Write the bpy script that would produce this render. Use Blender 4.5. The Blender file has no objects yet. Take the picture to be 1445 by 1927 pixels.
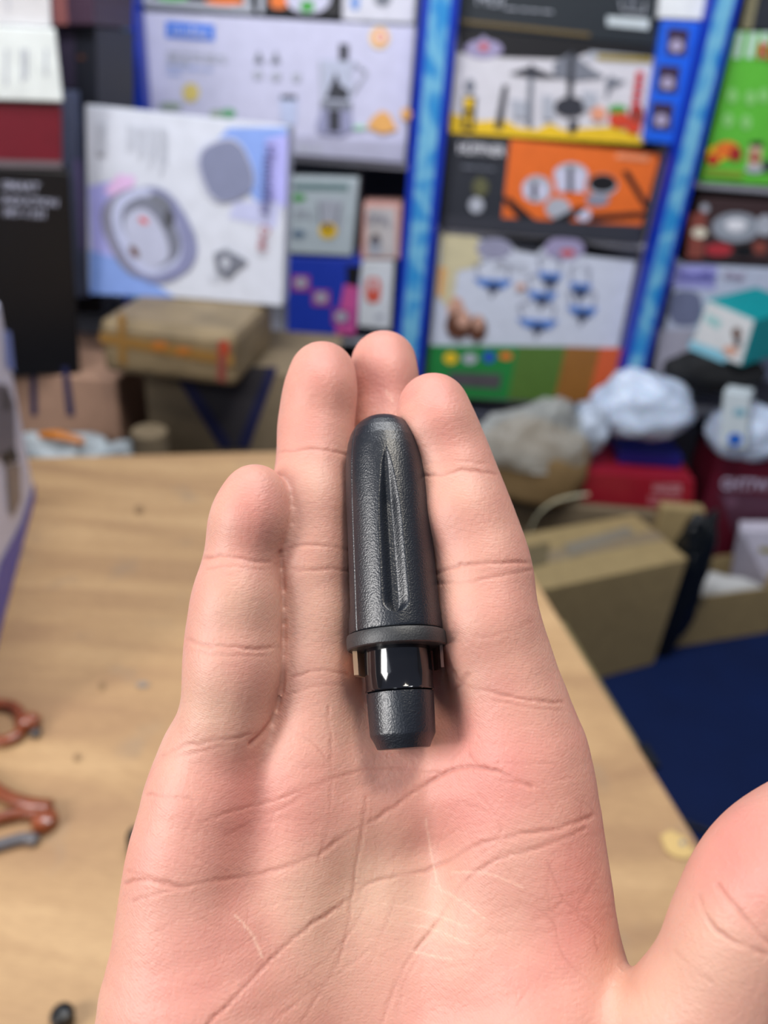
import bpy, bmesh, math, random
import numpy as np
from mathutils import Vector, Matrix
random.seed(7)
sc = bpy.context.scene
COL = sc.collection
# ------------------------------------------------------------ camera
F = 1448.0; CX, CY = 722.5, 963.5           # focal length in pixels of the 1445 x 1927 frame
TH, PH = math.radians(30.5), math.radians(4.7)
r0 = np.array([1, 0, 0.]); u0 = np.array([0, math.sin(TH), math.cos(TH)])
FW = np.array([0, math.cos(TH), -math.sin(TH)])
RT = math.cos(PH)*r0 + math.sin(PH)*u0
UP = -math.sin(PH)*r0 + math.cos(PH)*u0
CAM = np.array([0, 0, 1.45])
cd = bpy.data.cameras.new('camera'); cam = bpy.data.objects.new('camera', cd); COL.objects.link(cam)
cd.sensor_fit = 'VERTICAL'; cd.sensor_height = 34.6; cd.lens = 34.6*F/1927.0
cd.clip_start = 0.01
M = Matrix.Identity(4)
for i in range(3):
    M[i][0] = RT[i]; M[i][1] = UP[i]; M[i][2] = -FW[i]; M[i][3] = CAM[i]
cam.matrix_world = M
cd.dof.use_dof = True; cd.dof.focus_distance = 0.152; cd.dof.aperture_fstop = 10.5
sc.camera = cam
# ------------------------------------------------------------ light and exposure
w = bpy.data.worlds.new('world'); sc.world = w; w.use_nodes = True
nt = w.node_tree; bg = nt.nodes['Background']
tc = nt.nodes.new('ShaderNodeTexCoord'); sp = nt.nodes.new('ShaderNodeSeparateXYZ')
rp = nt.nodes.new('ShaderNodeValToRGB')
nt.links.new(tc.outputs['Generated'], sp.inputs[0]); nt.links.new(sp.outputs['Z'], rp.inputs[0])
rp.color_ramp.elements[0].position = 0.0; rp.color_ramp.elements[0].color = (.30, .29, .29, 1)
rp.color_ramp.elements[1].position = 0.6; rp.color_ramp.elements[1].color = (.62, .72, 1.0, 1)
nt.links.new(rp.outputs[0], bg.inputs['Color']); bg.inputs['Strength'].default_value = 0.27
def area(name, loc, to, sx, sy, power, color):
    l = bpy.data.lights.new(name, 'AREA'); l.shape = 'RECTANGLE'; l.size = sx; l.size_y = sy
    l.energy = power; l.color = color
    o = bpy.data.objects.new(name, l); COL.objects.link(o); o.location = loc
    o.rotation_euler = (Vector(to)-Vector(loc)).to_track_quat('-Z', 'Y').to_euler()
    return o
area('daylight_from_shopfront', (-1.15, -0.45, 1.85), (0, .13, 1.34), 0.34, 0.85, 24, (1.0, .97, .95))
area('ceiling_lamp', (0.30, 0.10, 2.75), (0.15, .25, 1.0), 0.30, 0.30, 11, (1.0, .92, .78))
area('rack_ceiling_tube', (-.1, 0.85, 2.95), (0.0, 2.0, 1.2), 1.8, 0.25, 56, (.95, .97, 1.0))
area('open_front_daylight', (-1.6, -2.4, 3.2), (0.1, 1.6, .9), 2.6, 1.6, 21, (.86, .92, 1.0))
vs = sc.view_settings
vs.view_transform = 'Standard'; vs.look = 'None'; vs.gamma = 1.0; vs.use_curve_mapping = False
vs.exposure = -0.2

# ------------------------------------------------------------ helpers
def tag(o, label=None, cat=None, group=None, kind=None):
    if label: o['label'] = label
    if cat: o['category'] = cat
    if group: o['group'] = group
    if kind: o['kind'] = kind
    return o
def ray(u, v): return RT*(u-CX)/F - UP*(v-CY)/F + FW
def at_y(u, v, y):
    d = ray(u, v); return CAM + d*(y-CAM[1])/d[1]
def at_z(u, v, z):
    d = ray(u, v); return CAM + d*(z-CAM[2])/d[2]
def on_plane(u, v, p, n):
    d = ray(u, v); return CAM + d*(np.dot(np.array(p)-CAM, n)/np.dot(d, n))
def cs(X, Y, z): return CAM + RT*X + UP*Y + FW*z
def px3(u, v, z): return CAM + ray(u, v)*z
def srgb(c):
    return tuple((x/12.92 if x <= .04045 else ((x+.055)/1.055)**2.4) for x in [k/255. for k in c])+(1,)
MATS = {}
def mat(name, rgb, rough=.5, noise=0.06, nscale=30, bump=0.0, bscale=200, spec=.5, metal=0, alpha=1, trans=0, raw=False, subs=0, coat=0):
    if name in MATS: return MATS[name]
    m = bpy.data.materials.new(name); m.use_nodes = True; t = m.node_tree
    b = t.nodes['Principled BSDF']; c = rgb if raw else srgb(rgb)
    b.inputs['Roughness'].default_value = rough
    b.inputs['Specular IOR Level'].default_value = spec
    b.inputs['Metallic'].default_value = metal
    b.inputs['Coat Weight'].default_value = coat; b.inputs['Coat Roughness'].default_value = .1
    if alpha < 1: b.inputs['Alpha'].default_value = alpha
    if trans: b.inputs['Transmission Weight'].default_value = trans
    if subs:
        b.inputs['Subsurface Weight'].default_value = subs; b.inputs['Subsurface Scale'].default_value = .01
    co = t.nodes.new('ShaderNodeTexCoord')
    n = t.nodes.new('ShaderNodeTexNoise'); n.inputs['Scale'].default_value = nscale; n.inputs['Detail'].default_value = 4
    t.links.new(co.outputs['Object'], n.inputs['Vector'])
    r = t.nodes.new('ShaderNodeValToRGB'); e = r.color_ramp.elements
    e[0].position = .3; e[1].position = .7
    e[0].color = (*[x*(1-noise) for x in c[:3]], 1); e[1].color = (*[min(1, x*(1+noise)) for x in c[:3]], 1)
    t.links.new(n.outputs['Fac'], r.inputs[0]); t.links.new(r.outputs[0], b.inputs['Base Color'])
    if bump:
        n2 = t.nodes.new('ShaderNodeTexNoise'); n2.inputs['Scale'].default_value = bscale; n2.inputs['Detail'].default_value = 3
        t.links.new(co.outputs['Object'], n2.inputs['Vector'])
        bp = t.nodes.new('ShaderNodeBump'); bp.inputs['Strength'].default_value = bump; bp.inputs['Distance'].default_value = .002
        t.links.new(n2.outputs['Fac'], bp.inputs['Height']); t.links.new(bp.outputs[0], b.inputs['Normal'])
    MATS[name] = m; return m
def mesh_obj(name, verts, faces, mats, parent=None, smooth=False, midx=None):
    me = bpy.data.meshes.new(name)
    me.from_pydata([tuple(map(float, v)) for v in verts], [], faces)
    for m in (mats if isinstance(mats, (list, tuple)) else [mats]): me.materials.append(m)
    if midx: me.polygons.foreach_set('material_index', midx)
    if smooth: me.polygons.foreach_set('use_smooth', [True]*len(me.polygons))
    me.update()
    o = bpy.data.objects.new(name, me); COL.objects.link(o)
    if parent: link_parent(o, parent)
    return o
def link_parent(o, parent):
    o.parent = parent
    o.matrix_parent_inverse = parent.matrix_world.inverted() if parent.parent is None else (parent.matrix_world).inverted()
def empty(name, loc):
    o = bpy.data.objects.new(name, None); COL.objects.link(o)
    o.location = tuple(map(float, loc)); o.empty_display_size = .02
    o.matrix_world = Matrix.Translation(o.location)
    return o
def bevel_mesh(o, w, seg=2):
    bm = bmesh.new(); bm.from_mesh(o.data)
    bmesh.ops.bevel(bm, geom=[e for e in bm.edges if len(e.link_faces) == 2 and e.calc_face_angle(0) > .5],
                    offset=w, segments=seg, affect='EDGES', profile=.5, clamp_overlap=True)
    bmesh.ops.recalc_face_normals(bm, faces=bm.faces); bm.to_mesh(o.data); bm.free(); return o
HEXF = [(0, 1, 2, 3), (7, 6, 5, 4), (0, 4, 5, 1), (1, 5, 6, 2), (2, 6, 7, 3), (3, 7, 4, 0)]
def hexa(name, c8, m, parent=None, bevel=.003, seg=2, top=None):
    """c8: front quad (4) then back quad (4)"""
    o = mesh_obj(name, c8, HEXF, m, parent)
    if bevel: bevel_mesh(o, bevel, seg)
    else:
        bm = bmesh.new(); bm.from_mesh(o.data); bmesh.ops.recalc_face_normals(bm, faces=bm.faces); bm.to_mesh(o.data); bm.free()
    return o
def block(name, lo, hi, m, parent=None, bevel=.002, seg=1):
    x0, y0, z0 = lo; x1, y1, z1 = hi
    return hexa(name, [(x0, y0, z0), (x1, y0, z0), (x1, y0, z1), (x0, y0, z1), (x0, y1, z0), (x1, y1, z0), (x1, y1, z1), (x0, y1, z1)], m, parent, bevel, seg)
def prism(name, foot, z0, z1, m, parent=None, bevel=.003):
    """foot: 4 ground points in order front-left, front-right, back-right, back-left"""
    a, b, c, d = foot
    return hexa(name, [(*a, z0), (*b, z0), (*b, z1), (*a, z1), (*d, z0), (*c, z0), (*c, z1), (*d, z1)], m, parent, bevel)

class Face:
    """a flat face in the place: pictures printed on it are laid on its real plane"""
    def __init__(s, p, n):
        s.p = np.array(p, float); s.n = np.array(n, float); s.n /= np.linalg.norm(s.n)
        if np.dot(CAM-s.p, s.n) < 0: s.n = -s.n
        s.v = []; s.f = []; s.mi = []; s.mats = []; s.k = 1
    def pt(s, u, v, k=0): return on_plane(u, v, s.p+s.n*(.0009*k+.0004), s.n)
    def mslot(s, m):
        if m not in s.mats: s.mats.append(m)
        return s.mats.index(m)
    def poly(s, pts, m):
        s.k += .25; i = len(s.v)
        s.v += [s.pt(a, b, s.k) for a, b in pts]; s.f.append(tuple(range(i, i+len(pts)))); s.mi.append(s.mslot(m)); return s
    def rect(s, x0, y0, x1, y1, m, sl=0.0, vs=0.0):
        return s.poly([(x0, y0), (x1, y0+sl*(x1-x0)), (x1+vs*(y1-y0), y1+sl*(x1-x0)), (x0+vs*(y1-y0), y1)], m)
    def ell(s, cx, cy, rx, ry, m, rot=0, n=20, sq=1.0):
        P = []
        for i in range(n):
            a = 2*math.pi*i/n; c, d = math.cos(a), math.sin(a)
            x = rx*math.copysign(abs(c)**sq, c); y = ry*math.copysign(abs(d)**sq, d)
            P.append((cx+x*math.cos(rot)-y*math.sin(rot), cy+x*math.sin(rot)+y*math.cos(rot)))
        return s.poly(P, m)
    def line(s, pts, wd, m):
        for (x0, y0), (x1, y1) in zip(pts, pts[1:]):
            L = math.hypot(x1-x0, y1-y0) or 1; a, b = -(y1-y0)/L*wd/2, (x1-x0)/L*wd/2
            s.poly([(x0+a, y0+b), (x1+a, y1+b), (x1-a, y1-b), (x0-a, y0-b)], m); s.k -= .25
        s.k += .25; return s
    def rows(s, x0, y0, x1, n, dy, m, h=4, sl=.08, seed=0, vs=0):
        r = random.Random(seed)
        for j in range(n):
            x = x0
            y = y0+j*dy
            while x < x1*(1 if j < n-1 else .8):
                L = r.uniform(8, 26); s.rect(x, y+sl*(x-x0), min(x+L, x1), y+h+sl*(x-x0), m, sl, vs); s.k -= .25; x += L+r.uniform(3, 6)
        s.k += .25; return s
    def done(s, parent, name='printed_picture'):
        if len(s.f) <= 3:                       # a few marks: each its own piece
            for fc, mi in zip(s.f, s.mi): mesh_obj(name, [s.v[i] for i in fc], [tuple(range(len(fc)))], s.mats[mi], parent)
        else: mesh_obj(name, s.v, s.f, s.mats, parent, midx=s.mi)
        return s
def text(face, s, p0, p1, hpx, m, parent, k=5, bold=.0):
    """lettering laid on a face: baseline from p0 to p1, height in the direction towards hpx"""
    cu = bpy.data.curves.new('lettering', 'FONT'); cu.body = s; cu.offset = bold; cu.extrude = 0; cu.resolution_u = 3
    to = bpy.data.objects.new('lettering', cu); COL.objects.link(to)
    bpy.context.view_layer.update()
    me = bpy.data.meshes.new_from_object(to); bpy.data.objects.remove(to)
    co = np.array([v.co[:] for v in me.vertices]); co -= [co[:, 0].min(), 0, 0]
    W = co[:, 0].max(); H = .72
    A = face.pt(*p0, k); B = face.pt(*p1, k); T = face.pt(*hpx, k)
    for v, c in zip(me.vertices, co): v.co = A+(B-A)*c[0]/W+(T-A)*c[1]/H
    me.materials.append(m); o = bpy.data.objects.new('lettering', me); COL.objects.link(o); link_parent(o, parent); return o

def tube(name, pts, rad, m, parent=None, n=10, flat=1.0, closed=False):
    P = [np.array(p, float) for p in pts]
    # Catmull-Rom resample
    Q = []; R_ = []
    rr = rad if isinstance(rad, (list, tuple)) else [rad]*len(P)
    N = len(P); rng = range(N if closed else N-1)
    for i in rng:
        a, b, c, d = (P[(i-1) % N] if closed or i else P[0]), P[i], P[(i+1) % N], (P[(i+2) % N] if closed or i+2 < N else P[-1])
        for j in range(6):
            t = j/6; Q.append(.5*((2*b)+(-a+c)*t+(2*a-5*b+4*c-d)*t*t+(-a+3*b-3*c+d)*t**3)); R_.append(rr[i]*(1-t)+rr[(i+1) % N]*t)
    if not closed: Q.append(P[-1]); R_.append(rr[-1])
    V = []; FA = []; L = len(Q)
    for i, q in enumerate(Q):
        tn = (Q[(i+1) % L]-Q[i-1]) if closed else (Q[min(i+1, L-1)]-Q[max(i-1, 0)])
        tn = tn/np.linalg.norm(tn); up = np.array([0, 0, 1.]) if abs(tn[2]) < .9 else np.array([1., 0, 0])
        a = np.cross(tn, up); a /= np.linalg.norm(a); b = np.cross(a, tn)
        for k in range(n):
            an = 2*math.pi*k/n; V.append(q+a*math.cos(an)*R_[i]+b*math.sin(an)*R_[i]*flat)
    for i in range(L if closed else L-1):
        for k in range(n):
            j = (i+1) % L; FA.append((i*n+k, i*n+(k+1) % n, j*n+(k+1) % n, j*n+k))
    if not closed: FA += [tuple(range(n))[::-1], tuple((L-1)*n+k for k in range(n))]
    return mesh_obj(name, V, FA, m, parent, smooth=True)
def lathe(name, prof, o, ax, m, parent=None, n=64, disp=None, x=None):
    """prof: (s along axis, radius)"""
    ax = np.array(ax)/np.linalg.norm(ax)
    x = np.array(x if x is not None else (1, 0, 0.)); x = x-ax*np.dot(x, ax); x /= np.linalg.norm(x); y = np.cross(ax, x)
    V = []; FA = []
    for s, r in prof:
        for k in range(n):
            a = 2*math.pi*k/n; rr = r+(disp(s, a) if disp else 0)
            V.append(np.array(o)+ax*s+x*math.cos(a)*rr+y*math.sin(a)*rr)
    for i in range(len(prof)-1):
        for k in range(n): FA.append((i*n+k, i*n+(k+1) % n, (i+1)*n+(k+1) % n, (i+1)*n+k))
    FA += [tuple(range(n))[::-1], tuple((len(prof)-1)*n+k for k in range(n))]
    ob = mesh_obj(name, V, FA, m, parent, smooth=True)
    bm = bmesh.new(); bm.from_mesh(ob.data); bmesh.ops.recalc_face_normals(bm, faces=bm.faces); bm.to_mesh(ob.data); bm.free()
    ob.data.set_sharp_from_angle(angle=math.radians(34))
    return ob
def crumple(name, c, r, m, parent=None, amp=.18, seed=1, sub=4, freq=9., sq=1.0, knot=None, floorz=None):
    """creased bag / lump with folds"""
    bm = bmesh.new(); bmesh.ops.create_icosphere(bm, subdivisions=sub, radius=1)
    from mathutils import noise
    off = Vector((seed*3.1, seed*1.7, seed*.9))
    for v in bm.verts:
        d = v.co.normalized()
        e = Vector([math.copysign(abs(t)**sq, t) for t in d])
        k = 1+amp*(noise.noise(d*1.8+off))*1.2+amp*.22*(1-abs(noise.noise(d*freq*.3+off))*2)+amp*.2*noise.noise(d*freq*.6+off)
        if knot is not None:
            kd = Vector(knot).normalized(); g = max(0, d.dot(kd)); k += .35*g**14
            a = math.atan2((d-kd*d.dot(kd)).dot(kd.orthogonal()), (d-kd*d.dot(kd)).dot(kd.cross(kd.orthogonal())))
            k += amp*.35*math.sin(a*9+seed)*(max(0, g)**1.5)
        p = Vector((e.x*r[0]*k, e.y*r[1]*k, e.z*r[2]*k))+Vector(tuple(map(float, c)))
        if floorz is not None and p.z < floorz: p.z = floorz+.0005*random.random()
        v.co = p
    me = bpy.data.meshes.new(name); bm.to_mesh(me); bm.free(); me.materials.append(m)
    me.polygons.foreach_set('use_smooth', [True]*len(me.polygons))
    o = bpy.data.objects.new(name, me); COL.objects.link(o)
    if parent: link_parent(o, parent)
    return o
WH = mat('white print', (232, 232, 240)); BK = mat('black print', (18, 18, 24)); GY = mat('grey print', (120, 124, 136))
LG = mat('light grey print', (176, 180, 192)); RD = mat('red print', (205, 40, 40)); YL = mat('yellow print', (238, 196, 40))
GN = mat('green print', (70, 160, 70)); BL = mat('blue print', (40, 120, 230)); OR = mat('orange print', (236, 120, 44))
LV = mat('lavender print', (164, 156, 214)); SB = mat('soft blue print', (120, 156, 220)); DK = mat('charcoal print', (52, 54, 64))
SK = mat('skin tone print', (206, 160, 140)); BR = mat('brown print', (92, 56, 40)); PK = mat('pink print', (214, 90, 160))
NV = mat('navy print', (28, 36, 110)); PL = mat('pale lilac print', (205, 205, 228)); MID = mat('mid grey print', (140, 142, 160))
TEAL = mat('teal print', (20, 150, 160)); CRM = mat('cream print', (226, 220, 200))

# ------------------------------------------------------------ structure
WALL = 2.30                                     # front plane of the display rack
def floor_mat():
    return mat('blue painted floor', (3, 28, 76), rough=.7, spec=.3, noise=.12, nscale=6, bump=.1, bscale=60)
fl = block('floor', (-2.6, -1.5, -.05), (2.6, 3.1, 0), floor_mat(), bevel=0); tag(fl, kind='structure')
wb = block('wall_back', (-2.6, 2.95, 0), (2.6, 3.05, 2.7), mat('back wall paint', (96, 98, 110), rough=.8), bevel=0); tag(wb, kind='structure')
wl = block('wall_left', (-2.7, -1.2, 0), (-2.6, 3.05, 2.7), mat('side wall paint', (150, 150, 155), rough=.8), bevel=0); tag(wl, kind='structure')
wr = block('wall_right', (2.6, -1.2, 0), (2.7, 3.05, 2.7), mat('side wall paint', (150, 150, 155)), bevel=0); tag(wr, kind='structure')

# ------------------------------------------------------------ display rack
def water_mat():
    m = mat('blue water pattern', (60, 150, 215), rough=.35)
    t = m.node_tree; b = t.nodes['Principled BSDF']
    co = t.nodes.new('ShaderNodeTexCoord'); mp = t.nodes.new('ShaderNodeMapping'); mp.inputs['Scale'].default_value = (1, 1, .8)
    no = t.nodes.new('ShaderNodeTexNoise'); no.inputs['Scale'].default_value = 9
    mx = t.nodes.new('ShaderNodeMixRGB'); mx.inputs[0].default_value = .12
    vo = t.nodes.new('ShaderNodeTexVoronoi'); vo.feature = 'DISTANCE_TO_EDGE'; vo.inputs['Scale'].default_value = 17
    r = t.nodes.new('ShaderNodeValToRGB'); e = r.color_ramp.elements
    e[0].position = .0; e[0].color = srgb((120, 186, 216)); e[1].position = .3; e[1].color = srgb((44, 138, 204))
    t.links.new(co.outputs['Object'], mp.inputs[0]); t.links.new(mp.outputs[0], no.inputs['Vector'])
    t.links.new(mp.outputs[0], mx.inputs[1]); t.links.new(no.outputs['Color'], mx.inputs[2])
    t.links.new(mx.outputs[0], vo.inputs['Vector']); t.links.new(vo.outputs['Distance'], r.inputs[0])
    for l in list(b.inputs['Base Color'].links): t.links.remove(l)
    t.links.new(r.outputs[0], b.inputs['Base Color']); return m
rack = empty('display_rack', (0, WALL+.3, 0))
tag(rack, 'tall shop display rack with blue posts and grey shelves behind all the stacked boxes', 'shelving')
steel = mat('grey steel', (150, 150, 160), rough=.45); post_blue = mat('deep blue post', (10, 52, 176), rough=.35)
wm = water_mat()
S = WALL/2.0
for pxa, pxb in ((-.730, -.637), (-.010, .072), (.606, .672)):
    x0, x1 = pxa*S*.968, pxb*S*.968
    p = block('post', (x0, WALL-.07, 0), (x1, WALL-.004, 2.3), post_blue, rack, .003)
    wd = (x1-x0)*.23
    block('patterned_panel', (x0+wd, WALL-.073, .02), (x1-wd, WALL-.069, 2.28), wm, p, .001)
shelf_x = [(-1.9, -.84), (-.73, -.012), (.085, .695), (.775, 1.9)]
def zat(u, v): return float(at_y(u, v, WALL)[2])
base_z = zat(980, 753)
levels = {0: [base_z, zat(250, 560)], 1: [base_z, zat(600, 635), zat(700, 304)], 2: [base_z, zat(1020, 444)], 3: [base_z, zat(1330, 344)]}
for i, (x0, x1) in enumerate(shelf_x):
    for z in levels[i]:
        block('shelf_board', (x0, WALL+.005, z-.016), (x1, 2.9, z-.001), steel, rack, .002)
block('base_board', (-1.9, 2.28, 0), (1.9, 2.32, .5), mat('rack base', (60, 62, 76)), rack, .002)
block('side_panel', (.676, WALL-.003, .56), (.694, 2.9, 1.52), mat('grey side panel', (168, 160, 168), rough=.6), rack, .002)
block('back_panel', (-1.9, 2.9, 0), (1.9, 2.92, 2.3), mat('rack back panel', (70, 74, 92)), rack, .001)

def wallbox(name, quad, m, label, y=WALL, depth=.3, bevel=.003, cat='box', group=None, seam=True, zb=None):
    """quad: tl, tr, br, bl of the printed front"""
    P = [at_y(u, v, y) for u, v in (quad[3], quad[2], quad[1], quad[0])]
    if zb: P[0][2] = P[1][2] = zb
    c = sum(P)/4; root = empty(name, (c[0], y+depth/2, min(P[0][2], P[1][2])))
    tag(root, label, cat, group)
    hexa('carton_body', P+[p+np.array([0, depth, 0]) for p in P], m, root, bevel)
    f = Face((0, y, 0), (0, -1, 0))
    if seam:   # opening flap seam across the top
        a, b = P[3], P[2]; k = np.array([0, depth*.5, .0006])
        s = np.array([0, .004, 0])
        mesh_obj('flap_seam', [a+k, b+k, b+k+s, a+k+s], [(0, 1, 2, 3)], DK, root)
    return root, f

# --- left bay, top row
r, f = wallbox('appliance_box', [(268, -60), (478, -45), (476, 22), (266, 6)], mat('black box card', (34, 34, 38)), 'black box with a green and orange picture above the pale lilac box, left one')
f.rect(270, -4, 476, 9, LG, .08).poly([(270, -20), (283, -20), (283, 6), (270, 6)], LG).ell(325, -4, 30, 7, GN).ell(425, 2, 40, 8, OR).rect(458, -20, 472, 20, LG).done(r)
r, f = wallbox('appliance_box', [(486, -50), (642, -40), (640, 34), (484, 24)], mat('black box card', (34, 34, 38)), 'black box with a pale dish picture at the top edge of the left bay')
f.poly([(486, -30), (498, -30), (496, 25), (485, 25)], LG).ell(525, 3, 18, 14, OR).ell(580, -2, 42, 28, PL).ell(578, 12, 14, 12, GN).done(r)
r, f = wallbox('appliance_box', [(645, -50), (784, -40), (779, 48), (643, 38)], mat('white box card', (214, 214, 226)), 'white box with a blue mark at the top edge, left of the middle blue post')
f.ell(668, 5, 9, 14, SB).ell(720, -2, 16, 14, GY).rect(680, 38, 778, 43, GY, .04).done(r)
# --- food processor box
r, f = wallbox('food_processor_box', [(266, 22), (782, 50), (762, 308), (280, 262)], mat('pale lilac box card', (206, 206, 232)), 'large pale lilac box with a blue label and food processor picture beside the middle post', depth=.34)
f.rect(312, 40, 403, 70, BL, .08)
f.rows(314, 97, 425, 3, 9, LG, 5).rows(314, 122, 400, 2, 12, mat('faint blue print', (172, 188, 232)), 6, seed=3)
f.ell(359, 174, 16, 18, mat('straw print', (222, 202, 120))).ell(320, 200, 22, 8, mat('sage print', (160, 176, 160))).ell(408, 214, 14, 8, mat('sage print', (160, 176, 160))).ell(430, 213, 14, 9, mat('leaf print', (110, 176, 130)))
f.ell(714, 71, 19, 21, mat('peach print', (240, 205, 150))).ell(716, 70, 11, 12, OR).ell(716, 70, 6, 7, WH)
for x, y in ((487, 108), (519, 109)): f.poly([(x-9, y+10), (x, y-14), (x+9, y+10)], GY)
for x, y in ((485, 140), (519, 143), (558, 145)): f.ell(x, y, 9, 8, LG)
f.poly([(525, 182), (560, 185), (556, 236), (530, 232)], mat('pale blue print', (190, 200, 232))).rect(528, 178, 558, 187, DK, .05)
f.poly([(638, 82), (656, 84), (654, 125), (638, 124)], DK)
f.poly([(602, 112), (664, 116), (660, 195), (606, 192)], mat('jar print', (188, 194, 216))).line([(602, 112), (606, 192)], 4, LG).line([(664, 116), (690, 135), (662, 175)], 5, LG)
f.poly([(612, 186), (622, 160), (632, 135), (640, 160), (656, 170), (655, 188)], DK).rect(603, 190, 662, 204, GY, .05)
f.poly([(604, 204), (660, 208), (666, 244), (640, 256), (600, 250), (594, 238)], mat('base print', (150, 152, 186))).rect(618, 206, 640, 248, DK, .05)
f.poly([(690, 240), (700, 222), (718, 208), (732, 214), (748, 244), (720, 252)], mat('peach orange print', (236, 176, 100))).ell(764, 215, 10, 12, mat('peach orange print', (236, 176, 100))).ell(676, 240, 12, 5, mat('mint print', (170, 220, 190)))
f.poly([(546, 255), (764, 268), (760, 306), (546, 290)], mat('dusty print', (182, 182, 206))).rows(560, 276, 740, 1, 8, LG, 8)
f.done(r); text(f, 'mıdea', (322, 64), (393, 69), (322, 46), WH, r, 9)
# --- small boxes beneath
r, f = wallbox('juicer_box', [(545, 333), (675, 336), (662, 482), (540, 476)], mat('grey white box card', (186, 198, 204)), 'small greyish white box with a yellow spot and jug picture, on the royal blue box', depth=.18)
f.rect(552, 344, 656, 357, mat('dull teal print', (110, 138, 140)), .02).ell(562, 372, 13, 7, GN).poly([(597, 375), (646, 378), (640, 440), (602, 438)], LG).line([(600, 382), (604, 430)], 4, GY).line([(640, 385), (632, 425)], 4, GY)
f.ell(617, 434, 17, 15, YL).ell(616, 428, 7, 7, BR).ell(562, 440, 13, 7, mat('steel blue print', (100, 124, 150))).rows(556, 395, 590, 3, 9, LG, 4).done(r)
r, f = wallbox('gadget_box', [(541, 484), (684, 488), (668, 632), (540, 626)], mat('royal blue box card', (30, 60, 178)), 'small royal blue box with pink squares and a magenta corner, left of the middle post', depth=.18)
f.poly([(652, 500), (680, 502), (674, 540), (652, 536)], BK).poly([(648, 535), (676, 540), (668, 630), (630, 628)], PK)
for x, y in ((566, 532), (604, 560), (642, 596)): f.rect(x-17, y-15, x+17, y+15, mat('dark pink print', (170, 70, 150)), .05).ell(x, y, 12, 10, LG)
f.rows(556, 500, 640, 1, 8, SB, 4).done(r)
r, f = wallbox('bottle_box', [(684, 383), (757, 384), (752, 488), (678, 487)], mat('dusty pink box card', (222, 170, 160)), 'small pink-edged box with grey letters standing on the narrow white box', depth=.12)
f.rect(690, 390, 744, 482, mat('grey cream print', (204, 198, 196)), .02).ell(706, 455, 11, 14, GY).ell(706, 446, 6, 6, BR).ell(706, 470, 14, 9, LG).done(r)
text(f, 'OPAL', (690, 420), (736, 424), (690, 398), MID, r, 9)
r, f = wallbox('tumbler_box', [(678, 490), (742, 492), (734, 620), (673, 614)], mat('bright white box card', (226, 230, 234)), 'narrow bright white box with a red oblong picture beside the middle blue post', depth=.12)
f.ell(702, 546, 14, 24, mat('coral print', (226, 96, 76)), sq=.6).ell(702, 536, 5, 10, WH).rect(706, 592, 722, 600, LG).done(r)

# --- middle bay
r, f = wallbox('kettle_box', [(866, -50), (1248, -30), (1234, 88), (862, 50)], mat('slate black box card', (30, 38, 46)), 'long slate black box with white lettering at the top of the middle bay')
f.line([(868, 40), (1000, 54), (1110, 66)], 7, mat('bronze print', (110, 92, 54)))
f.line([(1168, 0), (1170, 16)], 3, LG).line([(1170, 20), (1212, 24)], 3, LG).line([(1214, 2), (1212, 24)], 3, LG).ell(1190, 6, 8, 6, GY)
f.poly([(1142, 30), (1222, 36), (1220, 56), (1142, 48)], mat('tablet print', (196, 206, 212))).rows(950, 14, 1040, 2, 8, LG, 3).done(r)
text(f, 'MUI', (897, 8), (945, 14), (899, -14), LG, r, 9)
r, f = wallbox('cookware_box', [(862, 52), (1240, 90), (1212, 272), (845, 250)], mat('cool white box card', (214, 212, 220)), 'cookware box with black pans on white and a yellow lower edge, above the orange box', depth=.32)
f.poly([(862, 52), (1240, 90), (1236, 112), (1100, 100), (1080, 112), (950, 108), (862, 98)], BK)
f.poly([(1110, 96), (1232, 108), (1230, 122), (1100, 112)], LG).poly([(1124, 102), (1228, 108), (1226, 119), (1122, 113)], mat('gold print', (150, 130, 40)))
f.ell(910, 92, 36, 18, mat('badge lilac print', (158, 150, 186))).poly([(890, 86), (910, 66), (930, 86)], mat('badge lilac print', (158, 150, 186))).ell(910, 88, 9, 8, mat('badge red print', (200, 90, 90)))
f.poly([(848, 212), (880, 222), (900, 228), (950, 225), (975, 240), (1010, 244), (1035, 232), (1060, 244), (1110, 240), (1150, 238), (1200, 252), (1212, 272), (846, 250)], YL)
f.ell(884, 162, 10, 14, GY).poly([(872, 180), (897, 182), (893, 248), (868, 246)], BK).rect(874, 184, 890, 204, YL).rect(878, 212, 886, 240, YL)
f.poly([(946, 160), (956, 160), (945, 245), (930, 243)], DK)
f.poly([(958, 138), (1000, 124), (1054, 148), (1000, 146)], DK).poly([(994, 144), (1004, 144), (1002, 240), (990, 236)], GY).ell(1000, 128, 6, 7, DK)
f.poly([(1040, 120), (1075, 98), (1110, 126), (1140, 145), (1075, 152), (1042, 142)], GY).poly([(1070, 100), (1082, 100), (1078, 186), (1066, 186)], DK)
f.ell(1073, 201, 30, 19, DK).poly([(1140, 150), (1150, 142), (1162, 150), (1180, 152), (1150, 166), (1140, 190)], GY).poly([(960, 186), (990, 190), (992, 224), (965, 222)], LG).poly([(1020, 178), (1040, 182), (1044, 226), (1020, 226)], LG).poly([(1095, 170), (1125, 176), (1120, 206), (1098, 204)], LG)
f.poly([(1070, 226), (1090, 228), (1082, 252), (1070, 250)], DK).ell(1126, 214, 15, 14, mat('salmon print', (230, 160, 130))).ell(1165, 225, 20, 16, mat('tomato print', (214, 70, 44))).ell(1162, 205, 18, 8, GN).ell(1198, 216, 14, 22, mat('pepper print', (150, 60, 50))).ell(1192, 240, 14, 12, mat('tomato print', (214, 70, 44)))
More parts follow.
